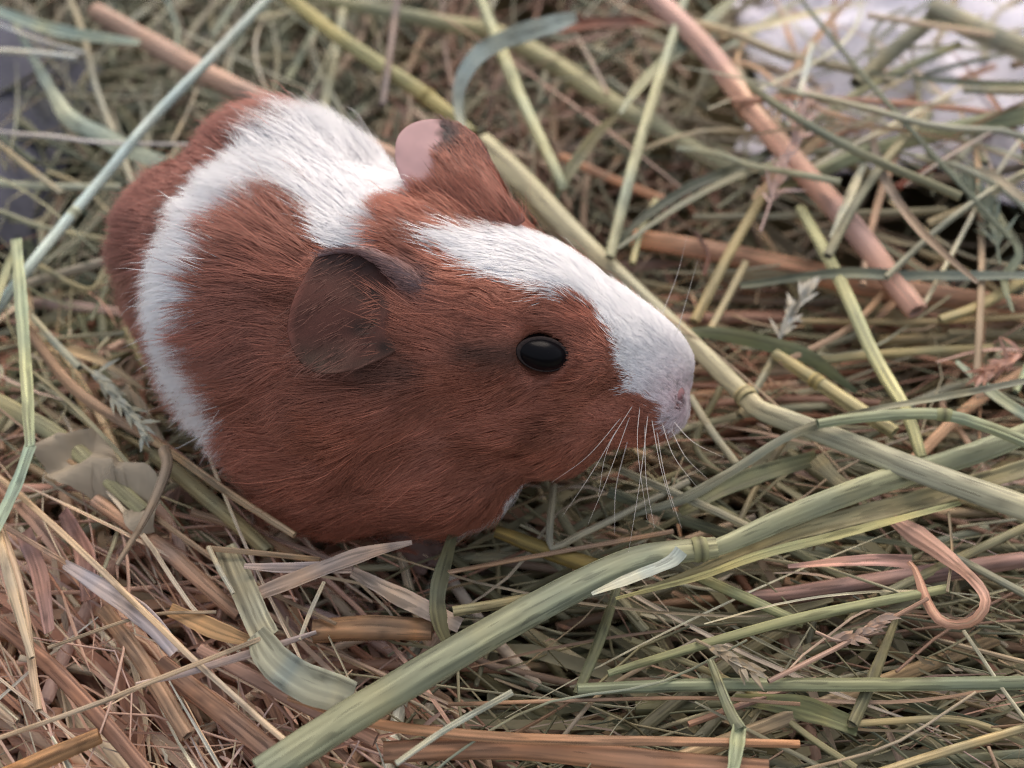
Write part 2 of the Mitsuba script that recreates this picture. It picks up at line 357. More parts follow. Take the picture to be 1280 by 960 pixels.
def fur_weight(c):
    s, phi = coat_param(c).T
    w = np.where(c[:, 2] < -0.2, 0.0, 1.0) * np.interp(s, [-1, 3, 6, 8], [0.8, 1.0, 1.25, 2.0])
    w = w * np.where(c[:, 1] > 3.6 + 0.2 * 0 - 0.4 * (c[:, 0] + 3), 0.45, 1.0)       # far flank: sparser
    return w
fp, fnrm = sample(bv, bf, bn, 290000, rng, fur_weight)
keep = np.min([capsule(fp, a, b, r) for a, b, r in FEET], axis=0) > 0.03
fp, fnrm = fp[keep], fnrm[keep]
EN = grad(EYE_P[None])[0]
EH = norm(np.array([math.cos(math.radians(-14)), math.sin(math.radians(-14)), -0.12]))
EH = norm(EH - EN * (EH @ EN))
EV = np.cross(EN, EH)
EV = EV if EV[2] > 0 else -EV
de = fp - EYE_P
eye_r = np.sqrt(((de @ EH) / 0.445) ** 2 + ((de @ EV) / 0.28) ** 2)
eye_r = np.where(np.linalg.norm(de, axis=1) > 1.5, 9, eye_r)
nose_d = np.linalg.norm(fp - (3.02, -0.92, 2.82), axis=1)
keep = (eye_r > 1.0) & (nose_d > 0.10)
fp, fnrm, eye_r, nose_d = fp[keep], fnrm[keep], eye_r[keep], nose_d[keep]
s_, phi_ = coat_param(fp).T
LEN = np.interp(s_, [-2, 0, 2.2, 3.2, 4.5, 6.0, 7.2, 8.0, 8.7], [0.82, 0.98, 1.05, 0.85, 0.66, 0.52, 0.36, 0.24, 0.15])
LEN = LEN * np.where((s_ > 3) & (np.abs(phi_) > 60), 1.25, 1.0)
LEN = np.where(eye_r < 1.8, np.minimum(LEN, 0.10 + 0.22 * (eye_r - 1)), LEN)
bald_d = segment_dist(fp, (-1.8, -0.42, 5.2), (-1.3, -0.6, 5.1))
LEN = np.where(bald_d < 0.4, np.minimum(LEN, 0.34), LEN)
LIFT = np.interp(s_, [-2, 2, 5, 8], [0.24, 0.26, 0.20, 0.20])
LIFT = LIFT * (0.55 + 0.9 * meshkit.fbm(fp * 1.6, 2, 71))
FLOW = flow_at(fp, fnrm)
EARTREE = cKDTree(petal(NEAR_EAR, (-2.05, -1.12, 5.05), -0.05, 0.055)[0])
near_ear = EARTREE.query(fp)[0]
under = (near_ear < 0.5) & (fp[:, 0] < -1.95)
LEN = np.where(under, np.minimum(LEN, 0.16), LEN)
kind = patch(fp)
fc = coat_color(fp, kind, rng)
for code, name, lab in ((0, 'chestnut_coat', 'chestnut brown fur of rump, shoulders and cheeks'), (1, 'white_band', 'white fur band round the shoulders'),
                        (2, 'white_blaze', 'white blaze from forehead to muzzle'), (3, 'chest_tuft', 'small white tuft under the jaw')):
    m = kind == code
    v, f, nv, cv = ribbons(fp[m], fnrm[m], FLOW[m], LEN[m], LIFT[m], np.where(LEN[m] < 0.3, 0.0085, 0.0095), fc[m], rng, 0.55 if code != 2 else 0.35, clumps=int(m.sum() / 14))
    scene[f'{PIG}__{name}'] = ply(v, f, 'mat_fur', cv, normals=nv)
    labels[f'{PIG}__{name}'] = {'label': lab, 'kind': 'stuff'}

# ------------------------------------------------------------------ eye
def revolve_grid(fn, nu, nv_, wrap_u=True, wrap_v=True):
    u, v = np.meshgrid(np.arange(nu), np.arange(nv_), indexing='ij')
    P = fn(u * 2 * np.pi / nu, v * 2 * np.pi / nv_)
    i, j = u.ravel(), v.ravel()
    idx = lambda a, b: (a % nu) * nv_ + (b % nv_)
    return P.reshape(-1, 3), np.stack([idx(i, j), idx(i + 1, j), idx(i + 1, j + 1), idx(i, j + 1)], -1)
ball = trimesh.creation.icosphere(5, 1.0)
EC = EYE_P - 0.28 * EN
bvx = np.array(ball.vertices) * (0.48, 0.305, 0.46)
scene[PIG + '__eye'] = mikit.ply(((EC + bvx[:, :1] * EH + bvx[:, 1:2] * EV + bvx[:, 2:] * EN) * 0.01, np.array(ball.faces)), 'mat_eye', smooth=True)
labels[PIG + '__eye'] = {'label': 'glossy black eye'}
def lid(u, v):
    z0 = 0.24 + 0.03 * np.sin(u)
    k = np.sqrt(1 - (z0 / 0.46) ** 2)
    x, y = 0.48 * k * np.cos(u), 0.305 * k * np.sin(u)
    rad = 0.034 + 0.022 * np.cos(u) ** 4 + 0.010 * np.sin(u)
    q = 1 + rad * np.cos(v) / np.sqrt(x * x + y * y)
    return EC + (x * q)[..., None] * EH + (y * q)[..., None] * EV + (z0 - 0.012 + 0.7 * rad * np.sin(v))[..., None] * EN
v, f = revolve_grid(lid, 64, 12)
scene[PIG + '__eye__eyelid'] = mikit.ply((v * 0.01, f), 'mat_lid', smooth=True)

# ------------------------------------------------------------------ ears
ev_, ef_, end_, _ = petal(NEAR_EAR, (-2.05, -1.12, 5.05), -0.05, 0.055)
t_ = meshkit.fbm(ev_ * np.array([1.5, 3.5, 3.5]), 4, 31)[:, None]
ec = np.array([0.100, 0.038, 0.029]) * (0.6 + 0.8 * t_)
rr = np.concatenate([np.repeat(_, 96), np.ones(96), np.repeat(_[::-1], 96), [0, 0]])[:, None]
ec = ec * (1 + 0.9 * np.clip((rr - 0.93) / 0.06, 0, 1))  # lit rim painted into the colour so the ear reads as cupped
low = np.clip((4.80 - ev_[:, 2]) / 0.22, 0, 1)[:, None]                       # the sooty lower rim
ec = ec * (1 - 0.7 * low) + 0.7 * low * np.array([0.028, 0.026, 0.018])
top = np.clip((ev_[:, 2] - 5.24) / 0.12, 0, 1)[:, None]  # shade of the recess under the fold, painted into the skin colour
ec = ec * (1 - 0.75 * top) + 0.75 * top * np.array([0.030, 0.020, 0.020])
for q, r in (((-2.44, -1.25, 4.9), 0.15), ((-2.25, -0.75, 5.2), 0.20), ((-2.05, -1.5, 4.72), 0.12), ((-2.75, -1.62, 4.6), 0.13)):  # hair shadows and cartilage gaps painted on as dark spots
    k = np.exp(-(np.linalg.norm((ev_ - q) * (0.7, 1, 1), axis=1) / r) ** 2)[:, None]
    ec = ec * (1 - 0.85 * k) + 0.85 * k * np.array([0.012, 0.008, 0.007])
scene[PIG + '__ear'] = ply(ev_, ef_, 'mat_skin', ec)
labels[PIG + '__ear'] = {'label': 'dark brown drooping near ear with a sooty lower rim'}
hv, hn = sample(ev_, ef_, norm(np.tile(end_, (len(ev_), 1))), 650, rng)
clear_ = np.min([np.linalg.norm(hv - q, axis=1) for q in ((-2.44, -1.25, 4.9), (-2.25, -0.75, 5.2), (-2.05, -1.5, 4.72))], axis=0) > 0.14
hv, hn = hv[clear_], hn[clear_]
hn = np.where(((hn @ VIEWISH) > 0)[:, None], hn, -hn)
hd = norm(np.array([-0.75, -0.35, -0.35]) + 0.35 * (meshkit.fbm(hv * 1.5, 2, 4)[:, None] - 0.5))
hd = np.broadcast_to(hd, hv.shape)
hc = np.array([0.19, 0.085, 0.065]) * rng.uniform(0.4, 1.5, (len(hv), 1))
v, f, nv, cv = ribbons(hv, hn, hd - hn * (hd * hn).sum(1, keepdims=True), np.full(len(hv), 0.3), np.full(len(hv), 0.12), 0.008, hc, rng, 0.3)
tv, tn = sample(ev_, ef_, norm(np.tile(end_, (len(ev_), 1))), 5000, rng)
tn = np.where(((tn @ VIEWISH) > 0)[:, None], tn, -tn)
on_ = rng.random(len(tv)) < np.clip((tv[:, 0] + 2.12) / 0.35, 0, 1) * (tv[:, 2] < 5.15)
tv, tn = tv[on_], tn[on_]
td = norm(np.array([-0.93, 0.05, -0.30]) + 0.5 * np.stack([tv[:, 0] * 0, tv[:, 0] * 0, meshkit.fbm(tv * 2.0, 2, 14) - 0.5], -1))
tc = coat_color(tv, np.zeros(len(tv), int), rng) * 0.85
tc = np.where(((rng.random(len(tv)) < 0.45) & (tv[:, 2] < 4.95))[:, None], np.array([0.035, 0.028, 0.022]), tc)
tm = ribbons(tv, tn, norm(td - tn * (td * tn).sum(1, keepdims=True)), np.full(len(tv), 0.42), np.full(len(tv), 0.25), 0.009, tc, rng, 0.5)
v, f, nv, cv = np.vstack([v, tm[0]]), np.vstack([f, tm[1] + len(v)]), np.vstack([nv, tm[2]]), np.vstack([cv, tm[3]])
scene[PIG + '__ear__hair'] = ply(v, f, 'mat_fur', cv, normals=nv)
labels[PIG + '__ear__hair'] = {'kind': 'stuff'}

# the thin-skinned fold that overhangs the top of the near ear
fold = smooth_path(FOLD, 40)
fr = np.interp(np.linspace(0, 1, 40), [0, 0.25, 0.5, 0.75, 1], [0.025, 0.045, 0.11, 0.22, 0.12])
v, f = tube(fold, fr, 20)
fc_ = np.array([0.19, 0.125, 0.13]) * (0.75 + 0.5 * meshkit.fbm(v * 4, 3, 6)[:, None])
scene[PIG + '__ear__fold'] = ply(v, f, 'mat_skin', fc_)
hv, hn = sample(v, f, vertex_normals(v, f), 2600, rng)
if (hn @ VIEWISH).mean() < 0:
    hn = -hn
hd = norm(np.array([-0.8, 0.25, 0.1]) - hn * (hn @ np.array([-0.8, 0.25, 0.1]))[:, None])
hc = np.array([0.26, 0.15, 0.14]) * rng.uniform(0.6, 1.4, (len(hv), 1))
v, f, nv, cv = ribbons(hv, hn, hd, np.full(len(hv), 0.2), np.full(len(hv), 0.15), 0.008, hc, rng, 0.3)
scene[PIG + '__ear__fold_hair'] = ply(v, f, 'mat_fur', cv, normals=nv)
labels[PIG + '__ear__fold_hair'] = {'kind': 'stuff'}
ev_, ef_, end_, _ = petal(FAR_EAR, (-0.95, 1.75, 5.6), 0.05, 0.05)
# pink hairless rear, black blotch at the tip, chestnut front
ux = (ev_[:, 0] + 2.05) / 2.0
wob = 0.25 * (meshkit.fbm(ev_ * 3, 3, 41) - 0.5)
front_part = np.clip((ux + wob - 0.33) / 0.14, 0, 1)[:, None]
ec = np.array([0.58, 0.37, 0.37]) * (0.9 + 0.25 * meshkit.fbm(ev_ * 5, 3, 2)[:, None])
ec = ec * (1 - front_part) + front_part * np.array([0.20, 0.085, 0.07])
blotch = np.exp(-(np.linalg.norm((ev_ - (-1.2, 2.45, 5.9)) / (0.36, 0.42, 0.42), axis=1) + wob) ** 4)[:, None] * front_part
ec = ec * (1 - 0.85 * blotch) + 0.85 * blotch * np.array([0.04, 0.035, 0.038])
scene[PIG + '__ear_001'] = ply(ev_, ef_, 'mat_skin', ec)
labels[PIG + '__ear_001'] = {'label': 'far ear, pink at the rear with a black blotch at the tip'}
hv, hn = sample(ev_, ef_, vertex_normals(ev_, ef_), 16000, rng)
up_ = (hn @ end_) > 0
hv, hn = hv[up_], hn[up_]
hx = (hv[:, 0] + 2.05) / 2.0 + 0.25 * (meshkit.fbm(hv * 3, 3, 41) - 0.5)
low = (hv[:, 1] < 1.30)
ok = ((hx > 0.42) & ((hv[:, 1] < 1.9) | (rng.random(len(hv)) < 0.4))) | low
hv, hn = hv[ok], hn[ok]
hd = norm(np.array([-0.55, 0.55, 0.35]))
hd = hd - hn * (hn @ hd)[:, None]
hb = np.exp(-(np.linalg.norm((hv - (-1.2, 2.45, 5.9)) / (0.36, 0.42, 0.42), axis=1)) ** 4)[:, None]
hc = (CHEST * (1 - hb) * np.array([1.0, 1.05, 1.1]) + hb * np.array([0.045, 0.04, 0.045])) * rng.uniform(0.6, 1.5, (len(hv), 1))
v, f, nv, cv = ribbons(hv, hn, norm(hd), np.interp(hv[:, 1], [0.9, 1.5, 2.4], [0.75, 0.4, 0.18]), np.full(len(hv), 0.15), 0.010, hc, rng, 0.4)
scene[PIG + '__ear_001__hair'] = ply(v, f, 'mat_fur', cv, normals=nv)
labels[PIG + '__ear_001__hair'] = {'kind': 'stuff'}

# ------------------------------------------------------------------ nose and whiskers
def blob(c, r, yaw, seed, sub=3):
    m = trimesh.creation.icosphere(sub, 1.0)
    v = np.array(m.vertices)
    v = v * (1 + 0.12 * (meshkit.fbm(v * 2, 2, seed)[:, None] - 0.5)) * np.array(r)
    a = math.radians(yaw)
    return v @ np.array([[math.cos(a), math.sin(a), 0], [-math.sin(a), math.cos(a), 0], [0, 0, 1]]) + np.array(c), np.array(m.faces)
v, f = blob((2.92, -0.90, 2.80), (0.125, 0.16, 0.13), -20, 3)
scene[PIG + '__nose'] = ply(v, f, 'mat_skin', np.array([0.36, 0.19, 0.20]) * (0.8 + 0.4 * meshkit.fbm(v * 9, 2, 4)[:, None]))
labels[PIG + '__nose'] = {'label': 'small pink nose'}

WHISKERS = [[[2.21, -1.32, 3.04], [2.14, -2.05, 2.75], [2.28, -3.11, 2.14]], [[2.05, -1.44, 2.9], [1.67, -2.34, 2.45], [1.29, -3.11, 2.01]], [[1.84, -1.55, 2.66], [1.38, -2.27, 2.35], [0.86, -2.93, 1.98]], [[2.04, -1.55, 2.31], [1.81, -2.34, 1.98], [1.77, -3.06, 1.61]], [[2.31, -1.5, 2.7], [2.3, -2.41, 2.31], [2.42, -3.14, 1.94]], [[2.42, -1.43, 2.8], [2.55, -2.27, 2.46], [2.74, -2.95, 2.14]], [[2.6, -1.41, 2.7], [2.78, -2.05, 2.52], [3.16, -2.59, 2.33]], [[2.78, -1.3, 2.63], [3.13, -1.8, 2.59], [3.63, -2.13, 2.58]], [[2.76, -1.35, 2.51], [3.0, -1.95, 2.38], [3.36, -2.36, 2.28]], [[2.52, -1.48, 2.57], [2.65, -2.35, 2.23], [2.89, -3.1, 1.88]], [[1.91, -1.46, 2.88], [1.3, -2.11, 2.6], [0.68, -2.52, 2.4]], [[2.65, 0.25, 3.56], [2.89, 0.59, 4.24], [3.05, 1.0, 4.86]], [[2.9, -0.1, 3.44], [3.04, 0.19, 4.05], [3.21, 0.59, 4.63]], [[2.14, -1.29, 3.11], [1.64, -2.04, 2.74], [1.46, -2.76, 2.33]], [[2.36, -1.39, 2.9], [2.19, -2.44, 2.36], [1.97, -3.5, 1.75]]]
for w in WHISKERS:
    path = smooth_path(w, 14)
    v, f = tube(path, np.linspace(0.0068 if w[0][0] > 0.5 else 0.0028, 0.0015, 14), 5)
    scene[key_for(PIG + '__whisker')] = ply(v, f, 'mat_fur', np.array([0.85, 0.80, 0.76]))

# ------------------------------------------------------------------ hay: sweeps
GAIN = 0.91
NAMED = 1.18
TUBE_SEC = {m: np.stack([np.cos(np.arange(m) * 2 * np.pi / m), np.sin(np.arange(m) * 2 * np.pi / m)], -1) for m in (5, 12, 24)}
def blade_sec(m, fold=0.35, th=0.10):
    x = np.linspace(-1, 1, m)
    y = fold * (np.abs(x) ** 1.4) + 0.05 * np.cos(x * 9)
    return np.concatenate([np.stack([x, y], -1), np.stack([x[::-1], y[::-1] - th], -1)])
BLADE_SEC = blade_sec(11)
BLADE_SEC_LIGHT = blade_sec(3)

def sweep(path, w, sec, face, twist=0.0):
    n, m = len(path), len(sec)
    t = norm(np.gradient(path, axis=0))
    f = np.broadcast_to(np.asarray(face, float), path.shape)
    side = norm(np.cross(t, f))
    up = np.cross(side, t)
    if np.any(twist):
        a = np.broadcast_to(twist, (n,))[:, None]
        side, up = side * np.cos(a) + up * np.sin(a), up * np.cos(a) - side * np.sin(a)
    h = (np.broadcast_to(w, (n,)) / 2)[:, None, None]
    v = path[:, None] + h * (sec[None, :, :1] * side[:, None] + sec[None, :, 1:] * up[:, None])
    i, j = np.meshgrid(np.arange(n - 1), np.arange(m), indexing='ij')
    q = np.stack([i * m + j, (i + 1) * m + j, (i + 1) * m + (j + 1) % m, i * m + (j + 1) % m], -1).reshape(-1, 4)
    return v, np.vstack([q[:, [0, 1, 2]], q[:, [0, 2, 3]]]), (side, up)

UV = [None]
def straw_mesh(kind, path, w, rgb, rng, n, face=(0, -0.35, 0.94), twist=0.0, light=False, hollow=True):
    """Vertices, triangles and colours of one stem (round, ribbed) or one blade (folded strip)."""
    p = smooth_path(path, n)
    wv = np.interp(np.linspace(0, 1, n), np.linspace(0, 1, len(np.atleast_1d(w))), np.atleast_1d(w))
    stem = kind == 'straw_stem'
    if stem:
        sec = TUBE_SEC[5 if light else 24]
        if not light:
            sec = sec * (1 + 0.045 * rng.normal(0, 1, (len(sec), 1)) - 0.22 * np.exp(-((np.arange(24) - rng.integers(24)) / 1.0) ** 2)[:, None] * (rng.random() < 0.6))
            sec = sec * np.array([1, rng.uniform(0.55, 0.95)])
            wv = wv * (1 + 0.05 * (meshkit.noise(np.stack([np.arange(n) * 0.7, np.full(n, rng.uniform(0, 99)), np.zeros(n)], -1)) - 0.5))
    else:
        sec = BLADE_SEC_LIGHT if light else BLADE_SEC * np.array([1, rng.uniform(0.2, 1.1) * rng.choice([-1, 1], p=[0.35, 0.65])])
        if sec[0, 1] < 0:
            sec = sec[::-1]
    if not stem and not light:
        wv = wv * (1 + 0.22 * (meshkit.noise(np.stack([np.arange(n) * 0.45, np.full(n, rng.uniform(0, 99)), np.zeros(n)], -1)) - 0.5))
        twist = np.asarray(twist) + 0.5 * (meshkit.noise(np.stack([np.arange(n) * 0.25, np.full(n, rng.uniform(0, 99)), np.zeros(n)], -1)) - 0.5)
    if not light:
        p = p + 0.012 * (meshkit.fbm(p * 1.7, 2, int(rng.integers(1e6)))[:, None] - 0.5)
    v, f, _ = sweep(p, wv, sec, face, twist)
    n_, m = v.shape[:2]
    c = lin(rgb) * GAIN
    streak = np.clip(1 + (0.17 if not light else 0.10) * rng.normal(0, 1, (1, m, 1)) + 0.10 * np.sin(np.arange(m) * 2 * np.pi / m + rng.uniform(0, 6))[None, :, None], 0.5, 1.5)
    u = np.arange(n_) * (6.0 / n_)
    mott = meshkit.fbm(np.stack([u + rng.uniform(0, 99), u * 0, u * 0], -1), 3, 5)[:, None, None] - 0.5
    fibre = 1.0 if light else 1 + 0.55 * (meshkit.noise(np.stack(np.broadcast_arrays(u[:, None] * 0.45, np.arange(m)[None] * 1.0, np.full((1, 1), rng.uniform(0, 999))), -1), 3)[..., None] - 0.5)
    col = c * streak * fibre * (1 + 0.4 * mott) * (1 + mott * np.array([0.25, 0.0, -0.35]))
    if not light:
        speck = meshkit.fbm(v * np.array([5.0, 5, 5]), 3, 77)[..., None]
        col = col * (1 - 0.35 * np.clip((speck - 0.66) / 0.05, 0, 1))
    arc = np.concatenate([[0], np.cumsum(np.linalg.norm(np.diff(p, axis=0), axis=1))])
    per = (np.arange(m) / m) * wv.mean() * 3.0 if stem else np.concatenate([np.linspace(0, 1, m // 2), np.linspace(1, 0, m // 2)]) * wv.mean()
    UV[0] = np.stack(np.broadcast_arrays(arc[:, None] + 7.3 * (rgb[0] % 13), 0.1 * per[None]), -1).reshape(-1, 2)
    if stem and hollow and not light:                                   # hollow-looking cut ends: shallow capped recess, its inner shade painted dark
        for e, inn in ((0, 1), (n_ - 1, n_ - 2)):
            ring = v[e].mean(0) + (v[e] - v[e].mean(0)) * 0.68
            deep = ring + (v[inn].mean(0) - v[e].mean(0)) * 0.25
            base = len(v) * m
            v = np.concatenate([v, ring[None], deep[None]])
            col = np.concatenate([col, np.broadcast_to(c * 0.9, (1, m, 3)), np.broadcast_to(c * 0.3, (1, m, 3))])
            j = np.arange(m)
            o = 0 if e == 0 else (n_ - 1) * m
            a, b, d, g = o + j, o + (j + 1) % m, base + j, base + (j + 1) % m
            k = [np.stack([a, b, g], 1), np.stack([a, g, d], 1), np.stack([d, g, g + m], 1), np.stack([d, g + m, d + m], 1),
                 np.stack([np.full(m - 2, base + m), base + m + j[1:-1], base + m + j[2:]], 1)]
            k = np.vstack(k)
            f = np.vstack([f, k if e == 0 else k[:, ::-1]])
    else:
        j = np.arange(1, m - 1)
        o = (n_ - 1) * m
        f = np.vstack([f, np.stack([j * 0, j, j + 1], 1), np.stack([j * 0 + o, o + j + 1, o + j], 1)])
    UV[0] = np.vstack([UV[0], np.zeros((len(v) * m - len(UV[0]), 2))])
    return v.reshape(-1, 3), f, col.reshape(-1, 3), p, wv

